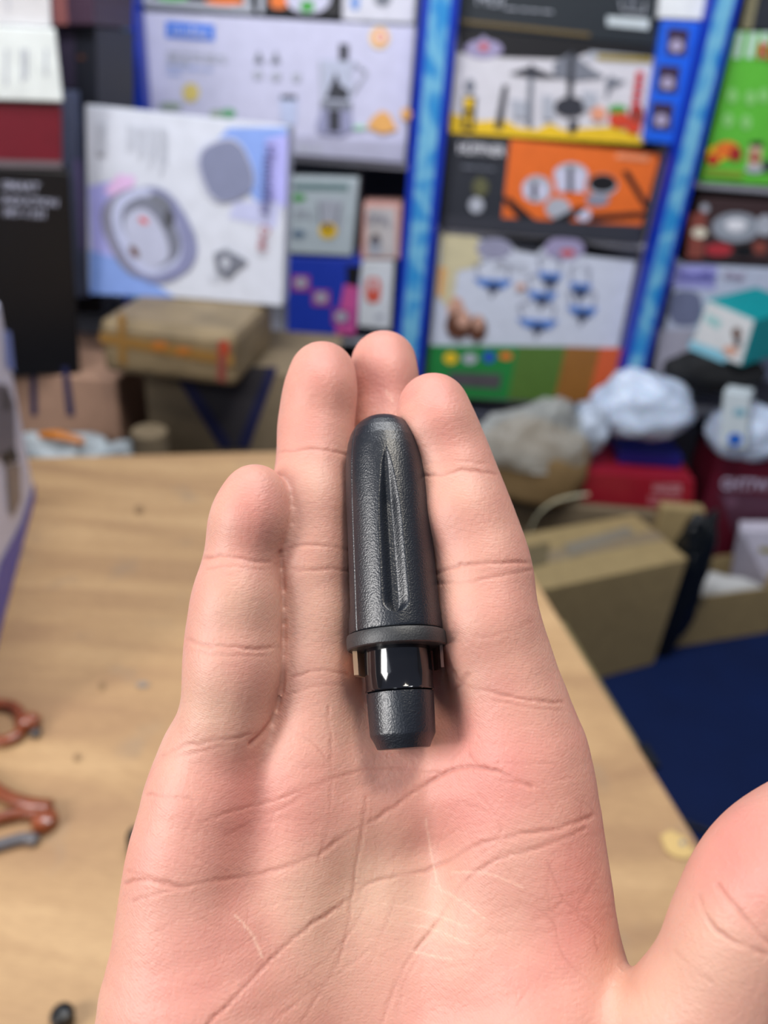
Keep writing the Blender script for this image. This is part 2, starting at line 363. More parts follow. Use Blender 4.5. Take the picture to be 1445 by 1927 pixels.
for q in range(5): f.ell(1204-q*2, 140+q*15, 8, 6, RD, sq=.7)
f.done(r)
r, f = wallbox('blue_photo_box', [(1246, 38), (1318, 42), (1270, 273), (1212, 266)], mat('azure box card', (16, 96, 226)), 'tall narrow azure box with three small dark photos, left of the right blue post', y=WALL-.034, depth=.03)
for x, y in ((1275, 78), (1258, 148), (1246, 218)): f.poly([(x-18, y-26), (x+22, y-22), (x+16, y+28), (x-22, y+24)], mat('dark plum print', (58, 42, 70))).ell(x-2, y+8, 13, 12, mat('photo pale print', (170, 160, 190)))
f.done(r)
r, f = wallbox('small_white_box', [(1246, -40), (1332, -36), (1322, 38), (1238, 34)], mat('bright white box card', (226, 230, 234)), 'small plain white box standing on the azure photo box', y=WALL-.034, depth=.03)
f.rows(1268, 18, 1300, 1, 8, LG, 5).done(r)
r, f = wallbox('pan_set_box', [(842, 254), (1246, 292), (1206, 460), (827, 429)], mat('dark slate box card', (40, 44, 54)), 'black and orange pan set box with white pans, under the yellow-edged cookware box', depth=.32, zb=zat(1020, 444)+.001)
f.poly([(960, 262), (1242, 290), (1206, 428), (944, 416)], mat('orange panel print', (232, 110, 40)))
f.rows(986, 282, 1090, 1, 10, mat('dark orange print', (170, 76, 30)), 7)
f.poly([(1160, 290), (1222, 296), (1218, 304), (1158, 298)], mat('pale orange print', (238, 160, 120)))
f.ell(1010, 356, 28, 26, LG).rect(986, 344, 1030, 372, PL, .05).rect(1000, 344, 1010, 374, DK)
f.ell(1074, 330, 33, 24, LG).poly([(1044, 318), (1104, 320), (1100, 362), (1048, 360)], PL).rect(1068, 314, 1078, 362, DK)
f.ell(1134, 348, 28, 21, LG).ell(1134, 345, 26, 17, BK).ell(1124, 376, 22, 12, MID)
f.poly([(1170, 322), (1182, 320), (1222, 386), (1214, 394)], BK).ell(1050, 392, 24, 20, LG).ell(1098, 404, 14, 12, PL)
f.poly([(942, 370), (960, 372), (1020, 424), (990, 428)], BK).poly([(1010, 428), (1090, 388), (1104, 392), (1050, 430)], BK).poly([(1110, 404), (1214, 398), (1214, 408), (1110, 416)], BK)
f.poly([(828, 428), (840, 404), (1208, 424), (1205, 458)], DK).ell(904, 352, 15, 18, mat('olive print', (96, 96, 66))).ell(896, 386, 14, 15, LG).rows(870, 312, 930, 2, 10, GY, 4).done(r)
text(f, 'HÜFFNER', (862, 288), (950, 294), (863, 268), WH, r, 12, .01)
text(f, 'GRANITE', (1162, 296), (1222, 302), (1163, 286), mat('pale orange print', (238, 160, 120)), r, 12)
r, f = wallbox('blue_pan_box', [(827, 446), (1200, 478), (1142, 758), (800, 745)], mat('ice white box card', (206, 212, 228)), 'big white box with blue pans above a green and orange band', depth=.32, zb=base_z+.001)
f.poly([(830, 440), (900, 446), (905, 500), (860, 510), (850, 590), (826, 560)], mat('beige print', (206, 196, 160)))
f.poly([(826, 500), (840, 505), (832, 560), (822, 556)], mat('peach orange print', (236, 176, 100)))
f.poly([(895, 446), (1204, 474), (1202, 492), (1096, 480), (1090, 452), (1030, 452), (1010, 478), (970, 470), (950, 444)], DK)
f.ell(930, 468, 34, 20, mat('grey lilac print', (150, 150, 176))).ell(1062, 468, 38, 22, mat('badge lilac print', (158, 150, 186))).ell(1068, 476, 14, 7, mat('badge red print', (200, 90, 90)))
f.rows(930, 494, 990, 3, 8, LG, 4)
for x, y, w_ in ((928, 532, 38), (1020, 556, 30), (1012, 608, 40), (1096, 584, 30), (1035, 520, 24), (1092, 540, 22)):
    f.poly([(x-w_, y-9), (x+w_, y-5), (x+w_*.55, y+11), (x-w_*.6, y+7)], mat('pan blue print', (92, 136, 210))).ell(x, y+9, 13, 9, mat('pan handle print', (44, 60, 100))).line([(x-w_*.7, y-10), (x-w_*.9, y-34), (x-w_*.3, y-42)], 3, MID).line([(x+w_*.7, y-8), (x+w_*.8, y-32), (x+w_*.3, y-42)], 3, MID).line([(x, y+12), (x-4, y+28)], 6, GY)
f.ell(858, 590, 16, 32, SK).ell(862, 612, 24, 26, BR).ell(898, 618, 18, 24, BR).ell(872, 600, 14, 16, SK).ell(900, 606, 9, 14, SK).ell(980, 540, 9, 7, SK)
f.poly([(808, 650), (975, 651), (955, 752), (800, 745)], mat('band green print', (34, 130, 62)))
f.poly([(975, 651), (1065, 652), (1042, 755), (955, 752)], mat('band olive print', (84, 118, 50)))
f.poly([(1065, 652), (1130, 654), (1105, 757), (1042, 755)], mat('band rust print', (150, 100, 44)))
f.poly([(1130, 654), (1172, 655), (1152, 758), (1105, 757)], mat('band orange print', (214, 96, 52)))
f.ell(848, 674, 13, 11, YL).ell(884, 675, 14, 10, LG).ell(920, 672, 11, 11, mat('royal print', (40, 80, 190))).ell(952, 670, 12, 7, OR).poly([(845, 700), (944, 704), (940, 732), (842, 726)], mat('dark taupe print', (82, 78, 84))).rows(1005, 672, 1090, 1, 10, mat('dull cream print', (170, 150, 116)), 8, sl=.03)
f.done(r); text(f, '22', (1108, 688), (1148, 690), (1110, 668), mat('tablet print', (196, 206, 212)), r, 12, .01)

# --- right bay
r, f = wallbox('gold_edged_box', [(1408, -60), (1620, -50), (1600, 66), (1392, 56)], mat('dark slate box card', (40, 44, 54)), 'dark box with a speckled gold edge at the top right corner of the picture')
f.poly([(1410, -20), (1430, -20), (1414, 56), (1394, 55)], mat('speckled gold print', (140, 134, 104), noise=.6, nscale=400)).done(r)
r, f = wallbox('blender_box', [(1385, 58), (1640, 76), (1580, 358), (1318, 342)], mat('bright green box card', (96, 190, 60)), 'bright green box with white stripes and fruit, right of the right blue post', depth=.32)
for x in (1388, 1412, 1434): f.poly([(x, 60), (x+14, 61), (x+4, 110), (x-10, 109)], mat('pale mint print', (200, 226, 214)))
f.rows(1368, 140, 1440, 1, 10, mat('pale green print', (140, 206, 120)), 9)
for x, y in ((1378, 180), (1412, 184), (1370, 226), (1404, 230), (1437, 180)): f.ell(x, y, 10, 14, mat('pale green print', (140, 206, 120)))
f.ell(1348, 290, 18, 16, YL).ell(1342, 300, 12, 10, RD).ell(1368, 282, 24, 16, OR).ell(1384, 290, 12, 14, mat('berry print', (160, 40, 40)))
f.poly([(1410, 274), (1434, 276), (1430, 322), (1406, 318)], mat('smoothie print', (206, 180, 150))).rect(1412, 266, 1436, 276, BK).ell(1420, 296, 8, 10, mat('berry print', (160, 40, 40))).ell(1420, 318, 18, 8, LG).ell(1444, 312, 10, 12, DK).poly([(1330, 316), (1400, 322), (1396, 335), (1324, 330)], mat('olive lime print', (130, 160, 50))).done(r)
text(f, 'KR', (1425, 108), (1470, 112), (1430, 78), RD, r, 9, .03)
r, f = wallbox('patterned_box', [(1316, 372), (1600, 388), (1570, 500), (1290, 488)], mat('dark brown box card', (62, 44, 46)), 'dark red-brown box with pale oval pictures on the shelf below the green box')
f.poly([(1298, 404), (1330, 392), (1322, 486), (1292, 486)], mat('rust print', (140, 72, 62))).ell(1385, 428, 46, 28, mat('silver print', (150, 156, 168))).ell(1385, 424, 20, 12, WH).ell(1440, 424, 16, 20, LG).ell(1352, 470, 26, 12, mat('crimson print', (176, 50, 60))).ell(1400, 472, 18, 12, BK).ell(1430, 466, 14, 12, mat('rust print', (140, 72, 62))).ell(1326, 392, 8, 8, LG).ell(1316, 438, 14, 10, CRM).done(r)
r, f = wallbox('humidifier_box', [(1278, 498), (1560, 512), (1500, 720), (1232, 705)], mat('pale blue white box card', (190, 198, 220)), 'pale box with a grey rounded device picture and purple lettering, behind the teal box')
f.poly([(1272, 498), (1350, 500), (1345, 545), (1262, 540)], mat('lilac wash print', (160, 160, 222))).ell(1290, 580, 32, 34, mat('device grey print', (112, 118, 148)), sq=.75).poly([(1240, 620), (1310, 620), (1296, 705), (1232, 700)], mat('warm grey print', (170, 168, 184))).done(r)
text(f, 'Humidifier', (1276, 526), (1348, 528), (1280, 508), mat('purple print', (92, 90, 170)), r, 9, .02)
text(f, 'Oval', (1362, 524), (1398, 526), (1364, 510), mat('dull wine print', (140, 110, 140)), r, 9, .02)

# ------------------------------------------------------------ goods piled in front of the rack, left
def planebox(name, P, ext, m, label, cat='box', bevel=.003, group=None):
    """P: front tl,tr,br,bl in the place; ext: extrusion vector"""
    P = [np.array(p) for p in P]; ext = np.array(ext)
    root = empty(name, sum(P)/4+ext/2-np.array([0, 0, .0])); root.location.z = min(p[2] for p in P)
    root.matrix_world = Matrix.Translation(root.location)
    tag(root, label, cat, group)
    F4 = [P[3], P[2], P[1], P[0]]
    hexa('carton_body', F4+[p+ext for p in F4], m, root, bevel)
    n = np.cross(P[1]-P[0], P[3]-P[0]); return root, Face(P[0], n)
# box with the device picture, leaning on the taped parcel
yb, yt = 1.70, 1.77
P = [at_y(160, 196, yt), at_y(543, 237, yt), at_y(531, 573, yb), at_y(166, 556, yb)]
P[2][2] = P[3][2] = .957
r, f = planebox('humidifier_box', P, (0, .085, -.006), mat('white satin card', (196, 200, 212)), 'tilted white box with a grey rounded device picture, standing on the taped brown parcel')
f.poly([(410, 262), (430, 240), (541, 240), (538, 320), (500, 400), (440, 330)], mat('sky wash print', (120, 150, 216)))
f.poly([(500, 262), (542, 252), (538, 390), (505, 385)], mat('lilac wash print', (160, 160, 222))).poly([(440, 380), (530, 380), (520, 430), (430, 410)], mat('pale wash print', (176, 180, 214)))
f.poly([(166, 350), (215, 340), (250, 380), (215, 520), (172, 480)], mat('lilac wash print', (176, 168, 218))).poly([(168, 470), (230, 490), (330, 560), (168, 553)], mat('sky wash print', (130, 168, 224)))
f.poly([(222, 328), (255, 332), (250, 352), (210, 368), (195, 360)], mat('pink wash print', (206, 170, 212)))
for k in range(4): f.rect(240+k*20, 235+k*2, 246+k*20, 285+k*14, LG, .1).rect(250+k*20, 236+k*2, 253+k*20, 280+k*10, LG, .1)
f.rect(183, 232, 199, 290, LG, .1)
f.ell(424, 320, 50, 60, mat('light device edge print', (180, 184, 206)), rot=-.35, sq=.72).ell(426, 322, 46, 57, mat('device grey print', (122, 126, 152)), rot=-.35, sq=.72)
f.ell(262, 438, 62, 86, mat('device back print', (120, 120, 140)), rot=-.45, sq=.78).ell(290, 442, 70, 92, mat('device body print', (118, 122, 160)), rot=-.5, sq=.78)
f.ell(276, 436, 56, 84, mat('device rim print', (176, 182, 212)), rot=-.45, sq=.78).ell(284, 436, 46, 70, mat('device cavity print', (104, 108, 126)), rot=-.5, sq=.8).ell(276, 448, 34, 58, mat('water print', (172, 176, 200)), rot=-.45, sq=.8)
f.ell(302, 380, 24, 12, mat('slate shade print', (98, 102, 116)), rot=.6).ell(318, 412, 10, 18, DK).ell(252, 474, 14, 7, BR, rot=1.0).ell(270, 415, 10, 6, mat('badge red print', (200, 90, 90)), rot=.5)
f.poly([(402, 478), (425, 468), (432, 474), (450, 482), (468, 494), (448, 506), (430, 526), (408, 512)], mat('slate shade print', (98, 102, 116))).ell(424, 494, 8, 12, LG)
f.rows(395, 520, 500, 1, 8, LG, 4).done(r)
text(f, 'Humidifier', (498, 272), (490, 408), (520, 273), mat('deep violet print', (62, 60, 120)), r, 14, .02)
text(f, 'Oval', (489, 424), (485, 470), (509, 425), mat('wine print', (150, 70, 80)), r, 14, .02)
# stack at the far left, turned a little away from the rack
SN = np.array([.41, -.912, 0])
def stackbox(name, quad, m, label, off=0., depth=.16, zb=None, zt=None):
    P = [on_plane(u, v, (-.72, 1.6-off, 1), SN) for u, v in quad]
    if zb: P[2][2] = P[3][2] = zb
    return planebox(name, P, tuple(-SN*depth), m, label)
r, f = stackbox('tall_black_box', [(-180, 300), (131, 324), (151, 700), (-130, 690)], mat('deep black box card', (10, 10, 14), rough=.4), 'tall black box with three lines of white letters at the bottom of the left stack', zb=.797, depth=.12)
f.done(r)
text(f, 'SMART', (4, 356), (74, 360), (5, 340), mat('silver letter print', (168, 170, 190)), r, 4, .02)
text(f, 'INDUCTION', (4, 383), (108, 389), (5, 368), mat('silver letter print', (168, 170, 190)), r, 4, .02)
text(f, 'MY-1101', (8, 407), (84, 411), (9, 391), mat('silver letter print', (168, 170, 190)), r, 4, .02)
r, f = stackbox('maroon_box', [(-200, 186), (116, 200), (117, 318), (-180, 306)], mat('maroon box card', (108, 12, 32)), 'plain maroon box between the white box and the tall black box', off=-.002)
f.poly([(-190, 296), (117, 304), (117, 317), (-190, 309)], mat('grey trim print', (108, 98, 104))).done(r)
r, f = stackbox('white_carton', [(-200, 40), (104, 54), (119, 192), (-180, 183)], mat('bright white carton card', (226, 232, 230)), 'bright white box lying on the maroon box in the left stack', off=.01)
for k, x in enumerate((10, 40, 48, 84)): f.rect(x, 92, x+4, 160-k*6, LG)
f.done(r)
r, f = stackbox('white_carton', [(-200, -80), (92, -70), (97, 52), (-180, 40)], mat('warm white carton card', (208, 206, 208)), 'topmost off-white box of the left stack, cut by the picture edge', off=-.01)
f.rect(14, -10, 17, 20, LG).done(r)
r, f = wallbox('plum_box', [(90, -70), (176, -70), (176, 47), (98, 47)], mat('plum box card', (74, 52, 70)), 'dull plum box with a pink edge behind the top of the left stack', y=1.84, depth=.25)
f.poly([(96, -40), (122, -40), (128, 46), (100, 46)], mat('dusty rose print', (150, 92, 90))).done(r)
r, f = wallbox('dark_box', [(98, 48), (180, 50), (192, 590), (110, 590)], mat('blackish box card', (24, 26, 36)), 'tall near-black box under the plum box, behind the left stack', y=1.86, depth=.25)
f.poly([(104, 52), (140, 52), (142, 165), (112, 165)], mat('dark violet print', (52, 44, 64))).ell(153, 108, 7, 4, BR).done(r)
r, f = wallbox('lavender_edged_box', [(70, 168), (136, 172), (168, 560), (110, 560)], mat('slate lavender card', (92, 100, 128)), 'grey-blue box with a lavender edge showing beside the tall black box', y=1.80, depth=.04)
f.poly([(140, 300), (151, 300), (165, 470), (150, 470)], mat('lavender edge print', (124, 112, 164))).done(r)
# low bench that carries the pile
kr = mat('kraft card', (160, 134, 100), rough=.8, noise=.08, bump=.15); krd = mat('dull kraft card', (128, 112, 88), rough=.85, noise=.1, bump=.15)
bench = empty('low_bench', (-.75, 1.8, 0)); tag(bench, 'low dark bench behind the plywood table carrying the parcels and cartons', 'bench')
bdark = mat('dark bench paint', (36, 36, 42), rough=.7)
block('bench_top', (-1.55, 1.44, .58), (.02, 2.22, .60), bdark, bench)
for x in (-1.5, -.05):
    for y in (1.5, 2.15): block('leg', (x, y, 0), (x+.04, y+.04, .58), bdark, bench)
# carton with navy straps
c1 = empty('strapped_carton', (-.33, 1.75, .60)); tag(c1, 'grey-brown carton with crossed navy straps under the taped parcel', 'carton')
block('carton_body', (-.555, 1.60, .601), (-.14, 1.90, .838), krd, c1, .003)
f = Face((0, 1.599, 0), (0, -1, 0)); ns = mat('navy strap', (36, 38, 78), rough=.5)
f.poly([(322, 690), (518, 690), (466, 845), (422, 845)], mat('dark triangle fill', (58, 54, 58), rough=.8)).poly([(318, 690), (345, 690), (438, 840), (415, 845)], ns).poly([(505, 690), (522, 690), (468, 845), (446, 840)], ns).done(c1, 'strap')  # dark triangle filled in between the two navy straps
# taped parcel
TZ = .955
a = at_z(182, 600, TZ); b = at_z(442, 630, TZ); d = (b-a)/np.linalg.norm(b-a); pn = np.array([-d[1], d[0], 0])
lz = .84
pr = empty('taped_parcel', (*((a+b)/2+pn*.14)[:2], lz)); tag(pr, 'taped brown parcel with orange marks under the tilted white box', 'parcel')
o = prism('wrapping', [tuple(a[:2]), tuple(b[:2]), tuple((b+pn*.29)[:2]), tuple((a+pn*.29)[:2])], lz, TZ, mat('brown wrapping', (134, 116, 86), rough=.5, noise=.25, nscale=14, bump=.6, bscale=30), pr, .018)
f = Face(a, pn)
tp = mat('shiny brown tape', (150, 112, 58), rough=.25)
f.poly([(186, 625), (440, 668), (438, 690), (188, 645)], tp).poly([(222, 590), (236, 592), (238, 690), (224, 684)], tp).poly([(410, 640), (428, 643), (424, 720), (408, 716)], mat('rust print', (140, 72, 62)))
f.ell(300, 650, 16, 8, mat('dull orange print', (186, 112, 40))).ell(345, 660, 14, 7, mat('dull orange print', (186, 112, 40))).ell(422, 655, 10, 16, mat('dull red print', (170, 66, 40))).done(pr, 'tape')
# carton under the black box
c2 = empty('banded_carton', (-.8, 1.75, .60)); tag(c2, 'pinkish brown carton with two navy bands under the tall black box', 'carton')
block('carton_body', (-1.0, 1.59, .601), (-.615, 1.89, .795), mat('pinkish kraft card', (168, 132, 110), rough=.8), c2, .004)
f = Face((0, 1.589, 0), (0, -1, 0)); f.poly([(56, 690), (68, 690), (70, 782), (58, 782)], ns).poly([(116, 690), (128, 690), (140, 782), (126, 782)], ns).done(c2, 'strap')
film = mat('clear cloudy film', (190, 200, 206), rough=.25, noise=.15, nscale=20, bump=.5, bscale=40, alpha=.72)
bagw = mat('milky white film', (200, 214, 236), rough=.3, noise=.06, nscale=14, bump=.5, bscale=30, subs=.3)
tag(crumple('clear_plastic_bag', (-.72, 1.50, .648), (.10, .045, .05), film, amp=.35, seed=3, freq=14, floorz=.601), 'crumpled cloudy plastic bag behind the far left edge of the plywood table', 'bag')
tag(crumple('clear_plastic_bag', (-.58, 1.50, .640), (.055, .035, .045), film, amp=.35, seed=9, freq=14, floorz=.601), 'small cloudy plastic bag lying next to the brown card roll', 'bag')
ob = tube('orange_sleeve', [(-.75, 1.478, .70), (-.71, 1.474, .705), (-.655, 1.474, .694)], [.008, .014, .009], mat('amber plastic', (190, 112, 30), rough=.3), flat=.8); tag(ob, 'small amber plastic sleeve lying on the cloudy bag behind the table', 'packet')
ob = lathe('card_roll', [(0, .03), (.002, .036), (.004, .038), (.125, .038), (.128, .035)], (-.515, 1.485, .602), (0, 0, 1), krd, n=40); tag(ob, 'short upright brown card roll behind the table, left of the strapped carton', 'roll')

# ------------------------------------------------------------ goods on the blue floor, right
HZ = .37
fr = np.array([.812, 1.724, 0]); fl_ = at_z(1006, 1112, HZ); brk = at_z(1195, 966, HZ); blk = fl_+brk-np.array([.812, 1.724, HZ])
kl = mat('yellowish kraft card', (166, 144, 100), rough=.8, noise=.08, bump=.12)  # even card colour, a little yellower than the dull cartons
c3 = empty('large_carton', (*((fl_+brk)/2)[:2], 0)); tag(c3, 'large closed brown carton on the blue floor beside the table', 'carton')
prism('carton_body', [tuple(fl_[:2]), tuple(fr[:2]), tuple(brk[:2]), tuple(blk[:2])], 0, HZ, kl, c3, .005)
m0 = (fl_[:2]+blk[:2])/2; m1 = (fr[:2]+brk[:2])/2
dd = (m1-m0); q = np.array([-dd[1], dd[0]])/np.linalg.norm(dd)*.024
mesh_obj('packing_tape', [(*(m0+q), HZ+.0006), (*(m1+q), HZ+.0006), (*(m1-q), HZ+.0006), (*(m0-q), HZ+.0006)], [(0, 1, 2, 3)], mat('glossy tape', (150, 134, 108), rough=.2), c3)
f = Face((0, 0, HZ+.001), (0, 0, 1)); f.poly([(1060, 1025), (1180, 990), (1195, 1004), (1075, 1045)], mat('grey smudge print', (140, 132, 116))).poly([(985, 1030), (1035, 1020), (1030, 1060), (995, 1070)], mat('dim smudge print', (112, 100, 72))).done(c3, 'printed_label')
c4 = empty('wide_carton', (.52, 2.08, 0)); tag(c4, 'wide brown carton against the rack, hidden under the red box', 'carton')
block('carton_body', (.12, 1.97, 0), (.90, 2.22, .362), krd, c4, .004)
c5 = empty('tan_carton', (.86, 1.90, 0)); tag(c5, 'narrow tan carton standing between the red box and the maroon box', 'carton')
block('carton_body', (.79, 1.93, 0), (.915, 1.968, .405), kl, c5, .004)
# red box
P = [at_y(1100, 893, 1.99), at_y(1309, 899, 1.99), at_y(1303, 966, 1.99), at_y(1090, 962, 1.99)]
zb = .364
P[2][2] = P[3][2] = zb; P[0][2] = P[1][2] = (P[0][2]+P[1][2])/2
r, f = planebox('red_box', P, (0, .22, 0), mat('red box card', (150, 24, 42), rough=.4), 'red box with faint white lettering under the white plastic bag')
f.rows(1220, 934, 1280, 3, 9, mat('pale red print', (196, 120, 130)), 5, sl=.03)
f.done(r); text(f, 'HAEGER', (1228, 926), (1282, 928), (1230, 910), mat('pale rose letter', (210, 150, 160)), r, 5, .02)
top_red = float(P[0][2])
nb = empty('navy_tray', (.80, 2.10, top_red)); tag(nb, 'flat navy box between the red box and the white plastic bag', 'box')
x0 = at_y(1180, 835, 2.02)[0]; x1 = at_y(1312, 835, 2.02)[0]
block('carton_body', (x0, 2.06, top_red+.001), (x1-.01, 2.2, top_red+.04), mat('navy box card', (26, 30, 120), rough=.4), nb)
c = at_y(1212, 760, 2.08); hz = top_red
o = crumple('white_plastic_bag', (c[0], 2.08, c[2]-.012), (.142, .10, .092), bagw, amp=.13, seed=5, sub=5, freq=11, knot=(-.45, -.1, .9), floorz=hz+.052)
tag(o, 'milky white plastic bag puffed up on top of the red box', 'bag')
o = crumple('white_plastic_bag', (at_y(1118, 800, 2.04)[0], 2.05, at_y(1118, 800, 2.05)[2]), (.055, .06, .075), mat('thin grey film', (176, 188, 206), rough=.25, bump=.4, bscale=30), amp=.25, seed=8, sub=4, floorz=hz+.001)
tag(o, 'limp greyish plastic bag left of the puffed white bag, on the red box', 'bag')
# clear bag full of brown paper
bc = at_y(995, 880, 2.0)
cb = empty('stuffed_clear_bag', (bc[0], 2.0, .3715)); tag(cb, 'knotted clear plastic bag stuffed with brown paper beside the fingertips', 'bag')
crumple('brown_paper', (bc[0]+.005, 2.0, .47), (.158, .085, .13), mat('brown paper', (136, 110, 72), rough=.8, bump=.5, bscale=25), cb, amp=.12, seed=2, sub=4, sq=.75, floorz=.3715)
crumple('film', (bc[0]-.005, 2.0, .525), (.164, .092, .125), mat('thin clear film', (206, 210, 206), rough=.2, noise=.1, bump=.3, bscale=20, alpha=.4), cb, amp=.2, seed=4, sub=5, freq=8, knot=(.15, -.35, .9), floorz=.49)
pts = [at_y(u, v, 1.90) for u, v in ((996, 1000), (1012, 968), (1040, 945), (1075, 934), (1108, 930))]
tag(tube('white_strap', pts, .006, mat('cream strap', (196, 190, 160), rough=.5), flat=.4), 'thin cream strap curving up beside the stuffed clear bag', 'strap')
# black bag
tag(crumple('black_bag', (.838, 1.778, .232), (.060, .034, .232), mat('black glossy film', (16, 20, 24), rough=.18, bump=.5, bscale=30), amp=.3, seed=6, sub=5, freq=14, floorz=.001), 'lumpy glossy black bag squeezed between the brown cartons', 'bag')
# maroon box
P = [at_y(1352, 862, 2.08), at_y(1600, 880, 2.08), at_y(1560, 1140, 2.08), at_y(1330, 1140, 2.08)]
P[2][2] = P[3][2] = 0
P[3][0] = P[0][0]; P[2][0] = P[1][0]
r, f = planebox('maroon_box', P, (0, .18, 0), mat('deep maroon card', (92, 18, 36), rough=.4), 'dark maroon box with large pale letters at the right edge, behind the small open carton')
f.poly([(1352, 926), (1460, 934), (1450, 1010), (1380, 1004)], mat('dusky maroon print', (86, 48, 66))).ell(1376, 944, 12, 10, mat('dusky mauve print', (110, 72, 92))).done(r)
text(f, 'GHT7W', (1356, 920), (1448, 924), (1358, 898), mat('pale mauve letter', (190, 176, 200)), r, 5, .03)
mt = float(P[0][2])
c = at_y(1400, 815, 2.12)
tag(crumple('white_plastic_bag', (c[0]+.02, 2.14, mt+.065), (.12, .09, .085), bagw, amp=.15, seed=12, sub=5, freq=10, floorz=mt+.001), 'white plastic bag with a round underside on the maroon box at the right edge', 'bag')
P = [at_y(1362, 735, 2.02), at_y(1412, 742, 2.02), at_y(1404, 846, 2.02), at_y(1352, 838, 2.02)]
r, f = planebox('milk_coloured_box', P, (.03, .05, 0), mat('milk box card', (214, 226, 232)), 'small milky white box with a round blue badge at the right edge')
f.ell(1383, 827, 14, 12, BL).ell(1384, 827, 6, 5, NV).ell(1392, 776, 12, 7, mat('aqua print', (130, 190, 210))).done(r)  # blue badge print; the aqua oval is a highlight put into the colour
# teal box on a black pouch
P = [at_y(1330, 563, 2.13), at_y(1422, 602, 2.06), at_y(1396, 690, 2.06), at_y(1296, 657, 2.13)]
r, f = planebox('teal_box', P, (.17, .11, .02), mat('teal box card', (10, 150, 158), rough=.4), 'teal box with a pale picture panel tilted on the black pouch')
f.poly([(1332, 566), (1419, 603), (1394, 686), (1299, 654)], mat('pale panel print', (208, 210, 212))).poly([(1298, 640), (1372, 665), (1362, 684), (1296, 657)], mat('aqua print', (130, 200, 210)))
f.ell(1386, 628, 9, 12, BR).ell(1388, 646, 7, 8, DK).ell(1374, 660, 15, 10, SK).poly([(1330, 590), (1358, 604), (1352, 620), (1326, 604)], mat('soft aqua print', (150, 196, 196))).done(r)
c = at_y(1345, 705, 2.10)
tag(crumple('black_pouch', (c[0]+.01, 2.135, c[2]-.002), (.135, .06, .058), mat('black cloth', (12, 14, 18), rough=.8, bump=.3), amp=.15, seed=15, sub=4), 'soft black pouch under the teal box', 'pouch')
ug = empty('stock_carton', (1.05, 2.2, 0)); 
# small open carton
A = np.array([.872, 1.80]); B = np.array([1.225, 1.922]); dv = (B-A)/np.linalg.norm(B-A); nv = np.array([-dv[1], dv[0]])
oc = empty('open_carton', (*((A+B)/2+nv*.06), 0)); tag(oc, 'small open brown carton with white paper inside, on the blue floor', 'carton')
def wall2(a, b, z0, z1, th, m, par, name='side_panel'):
    a = np.array(a); b = np.array(b); e = (b-a)/np.linalg.norm(b-a); n = np.array([-e[1], e[0]])*th
    return prism(name, [tuple(a), tuple(b), tuple(b+n), tuple(a+n)], z0, z1, m, par, .001)
Dp = nv*.13
wall2(A, B, 0, .18, .006, kl, oc); wall2(B, B+Dp, 0, .18, .006, kl, oc); wall2(A+Dp, A, 0, .18, .006, kl, oc); wall2(A+Dp-nv*.006, B+Dp-nv*.006, 0, .22, .006, kl, oc)
f = Face((*(A-nv*.0005), 0), (*nv, 0)); f.rows(1310, 1180, 1400, 1, 8, mat('faded ink print', (110, 92, 76)), 8, sl=-.12).poly([(1295, 1128), (1330, 1124), (1322, 1138), (1296, 1142)], mat('dim smudge print', (112, 100, 72))).done(oc, 'printed_label')
q = A+dv*.17+nv*.065
tag(crumple('white_paper', (*q, .135), (.135, .045, .06), mat('white tissue', (206, 206, 204), rough=.8, bump=.4, bscale=20), amp=.22, seed=21, sub=4, freq=12), 'crumpled white paper filling the small open carton', 'paper')
w0 = at_y(1400, 1000, 1.975)
P = [at_y(1392, 998, 1.99), at_y(1560, 1000, 1.99), at_y(1530, 1110, 1.99), at_y(1372, 1096, 1.99)]
r, f = planebox('slanted_white_box', P, (.02, .06, 0), mat('cold white card', (214, 210, 226)), 'white box standing slanted behind the small open carton at the right edge')
f.poly([(1388, 1004), (1400, 1010), (1445, 1100), (1372, 1096)], mat('grey lavender print', (166, 160, 172))).poly([(1428, 1030), (1500, 1034), (1500, 1044), (1430, 1040)], mat('olive gold print', (170, 160, 90))).done(r)
bpy.data.objects.remove(ug)
cblk = [at_z(u, v, .006) for u, v in ((1235, 1500), (1275, 1540), (1320, 1560), (1370, 1575), (1440, 1570), (1520, 1590))]
tag(tube('floor_streak', cblk, .006, mat('black cable rubber', (8, 10, 20), rough=.5)), 'black cable lying on the blue floor beside the thumb', 'streak')  # thin black tube drawn along the dark line on the floor

